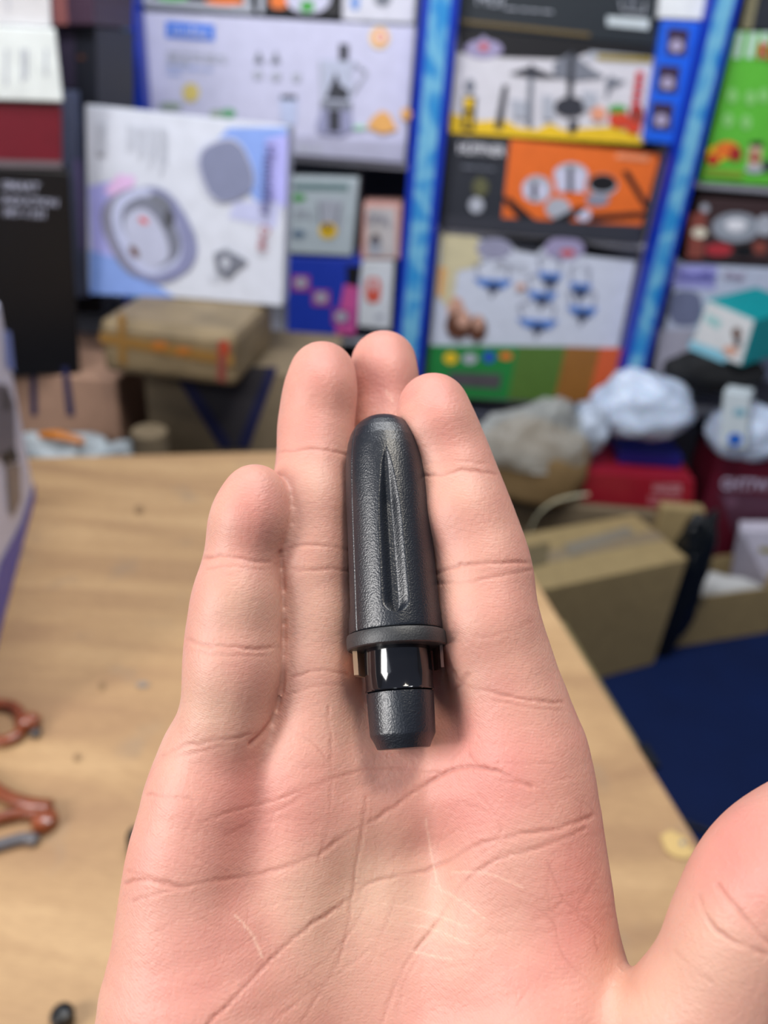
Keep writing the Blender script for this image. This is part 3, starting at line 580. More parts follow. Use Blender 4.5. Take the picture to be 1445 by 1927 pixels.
# ------------------------------------------------------------ plywood table
def wood_mat():
    m = bpy.data.materials.new('plywood'); m.use_nodes = True; t = m.node_tree; b = t.nodes['Principled BSDF']
    L = t.links.new; co = t.nodes.new('ShaderNodeTexCoord')
    mp = t.nodes.new('ShaderNodeMapping'); mp.inputs['Rotation'].default_value = (0, 0, math.radians(-14.5)); mp.inputs['Scale'].default_value = (1.6, 9, 9)
    L(co.outputs['Object'], mp.inputs[0])
    def N(s, d=4, v=None):
        n = t.nodes.new('ShaderNodeTexNoise'); n.inputs['Scale'].default_value = s; n.inputs['Detail'].default_value = d
        L(v or mp.outputs[0], n.inputs['Vector']); return n
    n1 = N(1.6, 6); n1.inputs['Distortion'].default_value = 1.2
    r = t.nodes.new('ShaderNodeValToRGB'); e = r.color_ramp.elements
    e[0].position = .32; e[0].color = srgb((166, 130, 94)); e[1].position = .68; e[1].color = srgb((198, 162, 118))
    x = e.new(.5); x.color = srgb((184, 148, 106))
    L(n1.outputs['Fac'], r.inputs[0])
    n2 = N(14, 3, co.outputs['Object']); r2 = t.nodes.new('ShaderNodeValToRGB'); r2.color_ramp.elements[0].position = .60; r2.color_ramp.elements[1].position = .74
    r2.color_ramp.elements[1].color = (.75, .75, .75, 1)
    L(n2.outputs['Fac'], r2.inputs[0])
    mx = t.nodes.new('ShaderNodeMixRGB'); L(r2.outputs[0], mx.inputs[0]); L(r.outputs[0], mx.inputs[1]); mx.inputs[2].default_value = srgb((158, 134, 108))
    n3 = N(40, 5); r3 = t.nodes.new('ShaderNodeValToRGB'); r3.color_ramp.elements[0].position = .35; r3.color_ramp.elements[0].color = (.8, .78, .76, 1); r3.color_ramp.elements[1].position = .6
    L(n3.outputs['Fac'], r3.inputs[0])
    m2 = t.nodes.new('ShaderNodeMixRGB'); m2.blend_type = 'MULTIPLY'; m2.inputs[0].default_value = .6; L(mx.outputs[0], m2.inputs[1]); L(r3.outputs[0], m2.inputs[2])
    L(m2.outputs[0], b.inputs['Base Color']); b.inputs['Roughness'].default_value = .55
    bp = t.nodes.new('ShaderNodeBump'); bp.inputs['Strength'].default_value = .15; L(n3.outputs['Fac'], bp.inputs['Height']); L(bp.outputs[0], b.inputs['Normal'])
    return m
wood = wood_mat()
K = np.array([.1255, 1.376]); e1 = np.array([.2377, -.9713]); e2 = np.array([-.9713, -.2377])
tb = empty('plywood_table', (*(K+e1*.8+e2*.7), 0)); tag(tb, 'worn plywood work table under the open hand', 'table')
Q4 = [K+e1*1.5+e2*1.5, K+e1*1.5, K, K+e2*1.5]
prism('tabletop', [tuple(x) for x in Q4], .782, .80, wood, tb, .0015)
def onT(a, b): return K+e1*a+e2*b
ap = mat('table timber', (150, 124, 84), rough=.7)
for a, b in ((.05, .06), (1.42, .06), (.05, 1.4), (1.42, 1.4)):
    prism('leg', [tuple(onT(a+.05, b+.05)), tuple(onT(a+.05, b)), tuple(onT(a, b)), tuple(onT(a, b+.05))], 0, .782, ap, tb, .002)
prism('apron', [tuple(onT(1.45, .05)), tuple(onT(1.45, .03)), tuple(onT(.03, .03)), tuple(onT(.03, .05))], .70, .782, ap, tb, .002)
s0 = at_z(1062, 1168, .74)[:2]; s1 = at_z(1232, 1446, .74)[:2]; sd = (s1-s0)/np.linalg.norm(s1-s0); sn = np.array([-sd[1], sd[0]])
prism('side_rail', [tuple(s1-sn*.05), tuple(s1), tuple(s0), tuple(s0-sn*.05)], .72, .74, mat('olive timber', (122, 110, 72), rough=.7), tb, .002)
prism('rail_bracket', [tuple(s1-sn*.03+sd*.004), tuple(s1+sn*.003+sd*.004), tuple(s1+sn*.003-sd*.03), tuple(s1-sn*.03-sd*.03)], .741, .75, mat('black metal', (16, 16, 18), rough=.4), tb, .001)
f = Face((0, 0, .8004), (0, 0, 1))
Face((0, 0, .8004), (0, 0, 1)).poly([(1242, 1572), (1262, 1562), (1290, 1575), (1296, 1592), (1312, 1606), (1290, 1616), (1268, 1612), (1252, 1600)], mat('pale glue stain', (206, 174, 112))).ell(1284, 1586, 5, 5, GY).done(tb, 'stain')
for sx, sy, sa, sb, sm in ((268, 1288, 12, 5, mat('grey stain', (138, 130, 122))), (192, 1290, 6, 7, mat('umber stain', (142, 112, 78))), (262, 958, 9, 8, mat('umber stain', (142, 112, 78))), (145, 1425, 7, 6, mat('umber stain', (142, 112, 78)))):
    Face((0, 0, .8004), (0, 0, 1)).ell(sx, sy, sa, sb, sm).done(tb, 'stain')
# box standing on the table at the left edge
A3 = at_z(66, 935, .8005); Bp = at_z(0, 1192, .8005); dr = (Bp-A3)/np.linalg.norm(Bp-A3); Bt = A3+dr*.55
hv = 1.45
lo, hi = .8, 1.6
for _ in range(40):
    z = (lo+hi)/2; dpt = np.array([A3[0], A3[1], z])-CAM
    if CY-F*np.dot(dpt, UP)/np.dot(dpt, FW) > 568: lo = z
    else: hi = z
hgt = z-.8005
nn = np.array([dr[1], -dr[0], 0]); nn = nn if nn[0] < 0 else -nn
r = empty('kettle_carton', (*((A3+Bt)/2+nn*.1)[:2], .8005)); tag(r, 'white and violet box standing on the table at the left picture edge', 'box')
upv = np.array([0, 0, hgt])
hexa('carton_body', [Bt, A3, A3+upv, Bt+upv, Bt+nn*.2, A3+nn*.2, A3+nn*.2+upv, Bt+nn*.2+upv], mat('white violet card', (206, 206, 226)), r, .003)
f = Face(A3, nn)
f.poly([(66, 905), (66, 936), (0, 1192), (-40, 1380), (-60, 1330), (0, 1060), (40, 985)], mat('violet band print', (84, 84, 176)))
f.poly([(8, 620), (20, 625), (28, 700), (12, 690)], mat('soft blue mark print', (110, 130, 196)))
f.poly([(-20, 720), (14, 725), (28, 760), (30, 845), (2, 860), (-20, 860)], mat('kettle grey print', (110, 106, 118))).poly([(2, 730), (16, 735), (22, 770), (6, 775)], mat('kettle dark print', (76, 74, 80))).poly([(2, 855), (28, 840), (36, 866), (8, 874)], BK).poly([(12, 876), (38, 872), (40, 940), (26, 970), (18, 960)], mat('kettle taupe print', (132, 120, 116)))
f.done(r)
# brown handles and small black pieces on the table
brn = mat('red brown plastic', (128, 62, 30), rough=.3, noise=.25, nscale=60, coat=.4)
h1 = empty('looped_handle', tuple(at_z(20, 1360, .801))); tag(h1, 'red-brown plastic handle ending in an open loop, upper of two on the table', 'handle')
tube('loop', [at_z(u, v, .808) for u, v in ((38, 1345), (26, 1330), (-5, 1324), (-50, 1330), (-60, 1370), (-5, 1394), (30, 1385), (40, 1368))], .0062, brn, h1, closed=True, flat=.8)
tube('lug', [at_z(40, 1360, .809), at_z(58, 1358, .809), at_z(72, 1362, .808)], [.008, .0105, .007], brn, h1)
tube('lug_tip', [at_z(62, 1378, .806), at_z(74, 1380, .806)], .005, mat('grey rubber tip', (70, 66, 66)), h1)
h2 = empty('forked_handle', tuple(at_z(40, 1530, .801))); tag(h2, 'red-brown forked plastic handle with a round knob, lower of two on the table', 'handle')
tube('arm', [at_z(u, v, .809) for u, v in ((-70, 1440), (-20, 1478), (20, 1502), (60, 1515), (95, 1520))], [.007, .007, .0065, .007, .008], brn, h2)
tube('arm', [at_z(u, v, .808) for u, v in ((-80, 1560), (-10, 1542), (40, 1530), (85, 1530))], [.006, .006, .006, .007], brn, h2)
lathe('knob', [(0, .004), (.001, .010), (.003, .012), (.010, .012), (.013, .010), (.015, .005)], at_z(86, 1552, .8005), (0, 0, 1), brn, h2, n=32)
tube('metal_bar', [at_z(u, v, .806) for u, v in ((-90, 1618), (0, 1590), (45, 1578), (70, 1582))], .0055, mat('grey bar', (92, 90, 94), rough=.4), h2)
blkm = mat('black moulded plastic', (12, 13, 16), rough=.35)
o = lathe('black_nub', [(0, .006), (.002, .008), (.012, .009), (.016, .007), (.018, .003)], at_z(121, 1925, .8005), (0, 0, 1), blkm, n=32); tag(o, 'small round black bead on the table at the lower left corner', 'nub')  # unidentified small black knob-like thing
o = lathe('black_cylinder', [(0, .008), (.002, .010), (.02, .010), (.024, .008)], at_z(262, 1598, .8005), (0, 0, 1), blkm, n=32); tag(o, 'small black plug on the table, peeping out behind the little-finger edge of palm', 'cylinder')  # unidentified small black thing, built as a short cylinder

# ------------------------------------------------------------ black plastic nozzle lying in the hand
A0 = px3(718, 789, .1705); C0 = px3(759.5, 1406, .149); AX = (C0-A0); LEN = np.linalg.norm(AX); AX /= LEN
def s_of_v(v):
    lo, hi = -.02, LEN+.02
    for _ in range(40):
        s = (lo+hi)/2; d = A0+AX*s-CAM
        if CY-F*np.dot(d, UP)/np.dot(d, FW) < v: lo = s
        else: hi = s
    return s
def prof(lst):
    out = []
    for v, hw in lst:
        s = s_of_v(v); d = A0+AX*s-CAM; out.append((s, hw*np.dot(d, FW)/F))
    return out
def dense(lst, n):
    v = np.array([a for a, _ in lst], float); h = np.array([b for _, b in lst], float)
    t = np.concatenate([[0], np.cumsum(np.hypot(np.diff(v), np.diff(h)))]); q = np.linspace(0, t[-1], n)
    return list(zip(np.interp(q, t, v), np.interp(q, t, h)))
def rubber(name, base, rough, bump):
    m = bpy.data.materials.new(name); m.use_nodes = True; t = m.node_tree; b = t.nodes['Principled BSDF']
    b.inputs['Base Color'].default_value = base; b.inputs['Roughness'].default_value = rough; b.inputs['Specular IOR Level'].default_value = .8
    if bump:
        co = t.nodes.new('ShaderNodeTexCoord'); n = t.nodes.new('ShaderNodeTexNoise'); n.inputs['Scale'].default_value = 3000; n.inputs['Detail'].default_value = 2
        n.inputs['Roughness'].default_value = .4
        t.links.new(co.outputs['Object'], n.inputs['Vector'])
        bp = t.nodes.new('ShaderNodeBump'); bp.inputs['Strength'].default_value = bump; bp.inputs['Distance'].default_value = .0003
        t.links.new(n.outputs['Fac'], bp.inputs['Height']); t.links.new(bp.outputs[0], b.inputs['Normal'])
    MATS[name] = m; return m
grain = rubber('grained black plastic', (.006, .0085, .014, 1), .34, .3)  # slight navy in the black stands in for reflected blue surroundings
gloss = rubber('glossy black plastic', (.006, .006, .008, 1), .09, 0)
flatb = rubber('matt black rubber', (.018, .019, .021, 1), .5, .25)
nz = empty('hose_nozzle', tuple(A0+AX*LEN*.5)); tag(nz, 'black grained plastic nozzle with a fluted rounded body lying in the open hand', 'nozzle')
toC = -(FW*np.dot(-FW, -FW)); XV = CAM-(A0+AX*LEN*.5); XV = XV-AX*np.dot(XV, AX); XV /= np.linalg.norm(XV); YV = np.cross(AX, XV)
body = dense([(787.2, 2), (787.6, 12), (789.5, 24), (793, 34), (799, 44), (808, 53.5), (820, 61), (836, 67), (856, 71), (880, 74), (910, 76.5), (950, 79), (1000, 81), (1050, 83), (1100, 85), (1150, 87), (1184, 88.2), (1190, 88), (1192, 84)], 230)
sv = {k: s_of_v(k) for k in (868, 900, 960, 1000, 1140, 1166)}
def flute(s, a):
    d = 0
    for k in range(4):
        a0 = k*math.pi/2-.05
        da = (a-a0+math.pi) % (2*math.pi)-math.pi
        W_ = np.interp(s, [sv[868], sv[900], sv[960], sv[1000], sv[1140], sv[1166]], [.0002, .0014, .0023, .0026, .0029, .0028])
        if s < sv[868] or s > sv[1166]: continue
        e = min(1, (sv[1166]-s)/.0023); W_ *= math.sqrt(max(0, 1-(1-e)**2)) if e < 1 else 1
        xx = abs(da*.0092)/max(W_, 1e-5)
        if xx < 1:
            t = 1-xx; t = min(1, t/.85); t = t*t*(3-2*t)
            tt = min(1, (s-sv[868])/.012)
            d -= .0017*t*tt
    for a1 in (.93, .93+math.pi):
        da = (a-a1+math.pi) % (2*math.pi)-math.pi; d -= .00012*math.exp(-(da*.0092/.00012)**2)
    return d
lathe('fluted_body', prof(body), A0, AX, grain, nz, n=560, disp=flute, x=XV)
lathe('flange', prof([(1192.5, 60), (1192.5, 89), (1194, 92.5), (1198, 94), (1212, 94.5), (1219, 93.5), (1221, 91), (1221, 55)]), A0, AX, flatb, nz, n=96, x=XV)
lathe('neck', prof([(1221, 62), (1240, 63), (1270, 63.5), (1296, 64), (1299, 65.5), (1301, 65), (1302, 58)]), A0, AX, gloss, nz, n=96, x=XV)
lathe('end_cap', prof([(1302.5, 40), (1302.5, 61), (1304, 63), (1310, 63.5), (1380, 62), (1383, 61.5), (1399, 53.5), (1403, 52), (1408, 50), (1409, 46), (1409.5, 20)]), A0, AX, grain, nz, n=96, x=XV)
def arc_tab(name, a0, a1, v0, v1, hw, th, m):
    (s0, r0_), (s1, r1_) = prof([(v0, hw), (v1, hw)]); V = []; n = 8
    for s, r in ((s0, r0_), (s1, r1_)):
        for rr in (r, r-th):
            for k in range(n+1):
                a = a0+(a1-a0)*k/n; V.append(A0+AX*s+XV*math.cos(a)*rr+YV*math.sin(a)*rr)
    m_ = n+1; FA = []
    for k in range(n):
        FA += [(k, k+1, 2*m_+k+1, 2*m_+k), (m_+k+1, m_+k, 3*m_+k, 3*m_+k+1), (k+1, k, m_+k, m_+k+1), (2*m_+k, 2*m_+k+1, 3*m_+k+1, 3*m_+k)]
    FA += [(0, 2*m_, 3*m_, m_), (n, m_+n, 3*m_+n, 2*m_+n)]
    o = mesh_obj(name, V, FA, m, nz); return o
arc_tab('clip_tab', math.pi*.5-.12, math.pi*.5+.55, 1219, 1266, 84, .0009, mat('tan plastic tab', (196, 160, 128), rough=.35)); 
arc_tab('clip_tab', -math.pi*.5-.55, -math.pi*.5+.12, 1219, 1262, 86, .0006, mat('smoky plastic tab', (96, 66, 58), rough=.25))

# ------------------------------------------------------------ the open right hand: one continuous surface
# joints as (u, v, depth, half width) ; everything is built in metres in the camera-aligned frame, then placed
def J(l): 
    a = np.array(l, float); return np.stack([(a[:, 0]-CX)/F*a[:, 2], -(a[:, 1]-CY)/F*a[:, 2], a[:, 2], a[:, 3]/F*a[:, 2]], 1)
pinky = J([(480, 933, .163, 60), (468, 985, .1625, 72), (456, 1055, .1612, 71), (446, 1120, .1595, 79), (441, 1200, .1575, 90), (436, 1280, .1562, 88), (424, 1350, .1555, 86), (402, 1430, .157, 97), (385, 1500, .1555, 107)])
ring = J([(607, 705, .184, 62), (601, 750, .182, 67), (595, 800, .180, 71), (592, 865, .1765, 71), (586, 950, .1715, 77), (587, 1045, .1685, 82), (587, 1150, .1665, 82), (588, 1250, .164, 86), (590, 1340, .162, 88), (580, 1480, .160, 104)])
middle = J([(722, 685, .199, 62), (724, 760, .194, 63), (728, 870, .187, 67), (734, 1000, .180, 74), (740, 1080, .177, 78), (745, 1180, .173, 80), (750, 1280, .1695, 84), (750, 1380, .1665, 90), (745, 1500, .163, 104)])
index = J([(815, 768, .174, 66), (821, 800, .1735, 73), (838, 845, .1725, 76), (853, 892, .170, 80), (880, 975, .167, 86), (905, 1070, .163, 94), (915, 1160, .161, 96), (941, 1250, .159, 99), (965, 1340, .158, 103), (980, 1450, .157, 115)])
palm = [J([(402, 1430, .157, 97), (385, 1500, .1555, 107), (363, 1600, .1535, 118), (350, 1700, .152, 123), (345, 1800, .151, 133), (348, 1930, .149, 163), (390, 2120, .146, 190), (470, 2380, .143, 190)]),
        J([(600, 1340, .163, 78), (578, 1480, .160, 100), (555, 1700, .158, 125), (560, 2000, .154, 150), (600, 2380, .148, 165)]),
        J([(750, 1380, .169, 84), (745, 1500, .1655, 98), (730, 1700, .162, 125), (700, 2000, .157, 150), (680, 2380, .149, 165)]),
        J([(965, 1340, .158, 103), (982, 1450, .157, 114), (935, 1650, .157, 130), (850, 2000, .154, 150), (760, 2380, .147, 175)]),
        J([(982, 1450, .157, 114), (1003, 1550, .1555, 124), (1018, 1680, .154, 132), (1030, 1820, .154, 134), (1040, 1960, .152, 130)]),
        J([(960, 1790, .153, 120), (1030, 1920, .147, 165), (990, 2080, .144, 190), (860, 2350, .145, 180)]),
        J([(600, 1420, .1615, 86), (760, 1440, .1645, 82), (960, 1430, .160, 96)]), J([(842, 1275, .1695, 48), (842, 1325, .1670, 50), (845, 1375, .1655, 56), (880, 1480, .162, 100)]), J([(655, 1380, .165, 60), (670, 1500, .162, 100)]),
        J([(400, 1800, .151, 130), (430, 1950, .147, 160), (470, 2150, .145, 180)])]
thumb = J([(1060, 2160, .145, 150), (1200, 2030, .138, 130), (1338, 1876, .133, 124), (1390, 1760, .131, 124), (1430, 1690, .1305, 131), (1480, 1640, .131, 138), (1545, 1590, .133, 132), (1610, 1545, .136, 118), (1660, 1512, .139, 100)])
forearm = [np.array([(-.030, -.135, .146, .018), (-.030, -.17, .147, .019), (-.038, -.34, .152, .027)]),
           np.array([(-.012, -.13, .147, .019), (-.012, -.17, .148, .020), (-.012, -.34, .152, .033)]),
           np.array([(.006, -.135, .146, .018), (.004, -.17, .147, .019), (.014, -.34, .152, .027)])]
H = .00085
lo = np.array([-.075, -.362, .108]); hi = np.array([.103, .052, .215])
dims = np.ceil((hi-lo)/H).astype(int)
BIG = .02
def newf(): return np.full(dims, BIG, np.float32)
gx = (lo[0]+H*np.arange(dims[0])).astype(np.float32); gy = (lo[1]+H*np.arange(dims[1])).astype(np.float32); gz = (lo[2]+H*np.arange(dims[2])).astype(np.float32)
def smin(a, b, k):
    h = np.clip(k-np.abs(a-b), 0, None)/k
    return np.minimum(a, b)-h*h*k*.25
def cone(fld, p, q, k, marg=.011):
    r = max(p[3], q[3])+marg
    i0 = [max(0, int((min(p[c], q[c])-r-lo[c])/H)) for c in range(3)]; i1 = [min(dims[c], int((max(p[c], q[c])+r-lo[c])/H)+2) for c in range(3)]
    if any(a >= b for a, b in zip(i0, i1)): return
    sl = tuple(slice(a, b) for a, b in zip(i0, i1))
    X = gx[sl[0]][:, None, None]-p[0]; Y = gy[sl[1]][None, :, None]-p[1]; Z = gz[sl[2]][None, None, :]-p[2]
    d = (q[:3]-p[:3]).astype(np.float32); L2 = float(d@d)
    t = np.clip((X*d[0]+Y*d[1]+Z*d[2])/L2, 0, 1); t2 = t
    D = np.sqrt((X-t*d[0])**2+(Y-t*d[1])**2+(Z-t*d[2])**2)-(p[3]+(q[3]-p[3])*t2)
    fld[sl] = smin(fld[sl], D, k) if k else np.minimum(fld[sl], D)
def resamp(c, n=4):
    """smooth curve through the joints"""
    out = []
    for i in range(len(c)-1):
        a, b, cc, d = c[max(i-1, 0)], c[i], c[i+1], c[min(i+2, len(c)-1)]
        for j in range(n):
            t = j/n; out.append(.5*((2*b)+(-a+cc)*t+(2*a-5*b+4*cc-d)*t*t+(-a+3*b-3*cc+d)*t**3))
    out.append(c[-1]); return np.array(out)
def chain(c, k=.0006, pads=()):
    fd = newf(); c = resamp(c)
    for a, b in zip(c, c[1:]): cone(fd, a, b, k)
    for u, v, z, hw in pads:
        s = J([(u, v, z, hw)])[0]; cone(fd, s, s+np.array([1e-5, 0, 0, 0]), .004)
    return fd
fing = chain(pinky, pads=[(474, 975, .1606, 60), (445, 1130, .157, 66), (437, 1260, .1545, 72)])
for c, pads in ((ring, [(604, 735, .1795, 56), (592, 950, .170, 58), (602, 1160, .1645, 58)]), (middle, [(722, 715, .1945, 54)]),
                (index, [(820, 805, .1695, 60), (868, 970, .164, 70), (915, 1170, .158, 80)])):
    fing = smin(fing, chain(c, pads=pads), .0009)
fing = smin(fing, chain(J([(534, 950, .1685, 26), (534, 1100, .1660, 32), (532, 1250, .1635, 36), (512, 1340, .1635, 46), (470, 1400, .1630, 60)])), .0008)
pal = newf()
for c in palm:
    c = resamp(c, 3)
    g_ = newf()
    for a, b in zip(c, c[1:]): cone(g_, a, b, 0)
    pal = smin(pal, g_, .007)
for c in forearm:
    for a, b in zip(c, c[1:]): cone(pal, a, b, .006)
hand = smin(fing, pal, .0022)
hand = smin(hand, chain(thumb, pads=[(1500, 1640, .127, 112)]), .0035)
del fing, pal
# surface nets
neg = hand < 0
def surface_nets(f, neg):
    c = np.zeros(np.array(f.shape)-1, np.int8)
    for dx in (0, 1):
        for dy in (0, 1):
            for dz in (0, 1):
                c += neg[dx:f.shape[0]-1+dx, dy:f.shape[1]-1+dy, dz:f.shape[2]-1+dz]
    cells = np.argwhere((c > 0) & (c < 8)); idx = -np.ones(c.shape, np.int64); idx[tuple(cells.T)] = np.arange(len(cells))
    acc = np.zeros((len(cells), 3)); cnt = np.zeros(len(cells))
    cor = [(a, b, d) for a in (0, 1) for b in (0, 1) for d in (0, 1)]
    for i, A in enumerate(cor):
        for Bc in cor[i+1:]:
            if sum(abs(x-y) for x, y in zip(A, Bc)) != 1: continue
            fa = f[tuple((cells+A).T)].astype(float); fb = f[tuple((cells+Bc).T)].astype(float)
            m = (fa < 0) != (fb < 0); t = np.where(m, fa/np.where(m, fa-fb, 1), 0)
            p = np.array(A)+t[:, None]*(np.array(Bc)-np.array(A)); acc[m] += p[m]; cnt[m] += 1
    V = lo+H*(cells+acc/cnt[:, None]); Fc = []
    for ax in range(3):
        o1, o2 = [(1, 2), (2, 0), (0, 1)][ax]
        sa = [slice(None)]*3; sb = [slice(None)]*3; sa[ax] = slice(0, -1); sb[ax] = slice(1, None)
        a = neg[tuple(sa)]; b = neg[tuple(sb)]
        e = np.argwhere(a != b); e = e[(e[:, o1] > 0) & (e[:, o2] > 0) & (e[:, o1] < f.shape[o1]-1) & (e[:, o2] < f.shape[o2]-1)]
        fl = a[tuple(e.T)]
        q = []
        for d1, d2 in ((-1, -1), (0, -1), (0, 0), (-1, 0)):
            k = e.copy(); k[:, o1] += d1; k[:, o2] += d2; q.append(idx[tuple(k.T)])
        q = np.stack(q, 1); q[~fl] = q[~fl][:, ::-1]; Fc.append(q)
    return V, np.concatenate(Fc)
HV, HF = surface_nets(hand, neg)
del hand, neg
# relax, then one round of smooth subdivision
me = bpy.data.meshes.new('hand'); me.vertices.add(len(HV)); me.vertices.foreach_set('co', HV.ravel())
me.loops.add(HF.size); me.loops.foreach_set('vertex_index', HF.ravel().astype(np.int32))
me.polygons.add(len(HF)); me.polygons.foreach_set('loop_start', np.arange(0, HF.size, 4, dtype=np.int32)); me.polygons.foreach_set('loop_total', np.full(len(HF), 4, np.int32))
me.update(calc_edges=True); me.validate()
E = np.empty(len(me.edges)*2, np.int32); me.edges.foreach_get('vertices', E); E = E.reshape(-1, 2)
deg = np.bincount(E.ravel(), minlength=len(HV))[:, None].clip(1)
P = HV.copy()
for it in range(6):
    S_ = np.zeros_like(P)
    for c in range(3):
        S_[:, c] = np.bincount(E[:, 0], P[E[:, 1], c], len(P))+np.bincount(E[:, 1], P[E[:, 0], c], len(P))
    lam = .6 if it % 2 == 0 else -.45
    P += lam*(S_/deg-P)
me.vertices.foreach_set('co', P.ravel())
tmp = bpy.data.objects.new('tmp', me); COL.objects.link(tmp)
ss = tmp.modifiers.new('s', 'SUBSURF'); ss.levels = 1; ss.render_levels = 1
dg = bpy.context.evaluated_depsgraph_get(); me2 = bpy.data.meshes.new_from_object(tmp.evaluated_get(dg)); bpy.data.objects.remove(tmp)
n = len(me2.vertices); P = np.empty(n*3); me2.vertices.foreach_get('co', P); P = P.reshape(-1, 3)
NN = np.empty(n*3); me2.vertices.foreach_get('normal', NN); NN = NN.reshape(-1, 3)
u_ = CX+P[:, 0]/P[:, 2]*F; v_ = CY-P[:, 1]/P[:, 2]*F
vd = P/np.linalg.norm(P, axis=1)[:, None]; facing = np.clip(-(NN*vd).sum(1)*2.2, 0, 1)
if (NN[:, 2]*(-1) > 0).sum() == 0: print('normals?')
def seg_dist(pts):
    d = np.full(n, 1e3); pts = np.array(pts, float)
    m = (u_ > pts[:, 0].min()-30) & (u_ < pts[:, 0].max()+30) & (v_ > pts[:, 1].min()-30) & (v_ < pts[:, 1].max()+30)
    k = np.where(m)[0]
    for a, b in zip(pts, pts[1:]):
        ab = b-a; t = np.clip(((u_[k]-a[0])*ab[0]+(v_[k]-a[1])*ab[1])/max(ab@ab, 1e-6), 0, 1)
        d[k] = np.minimum(d[k], np.hypot(u_[k]-a[0]-t*ab[0], v_[k]-a[1]-t*ab[1]))
    return d
def curve(pts, n_=6):
    p = np.array(pts, float)
    c = resamp(np.c_[p, np.zeros((len(p), 2))], n_)[:, :2]; r = np.random.RandomState(int(p.sum()) % 9999)
    return c+r.normal(0, .9, c.shape)*(0 if abs(p[0, 0]-529) < 1 else 1)
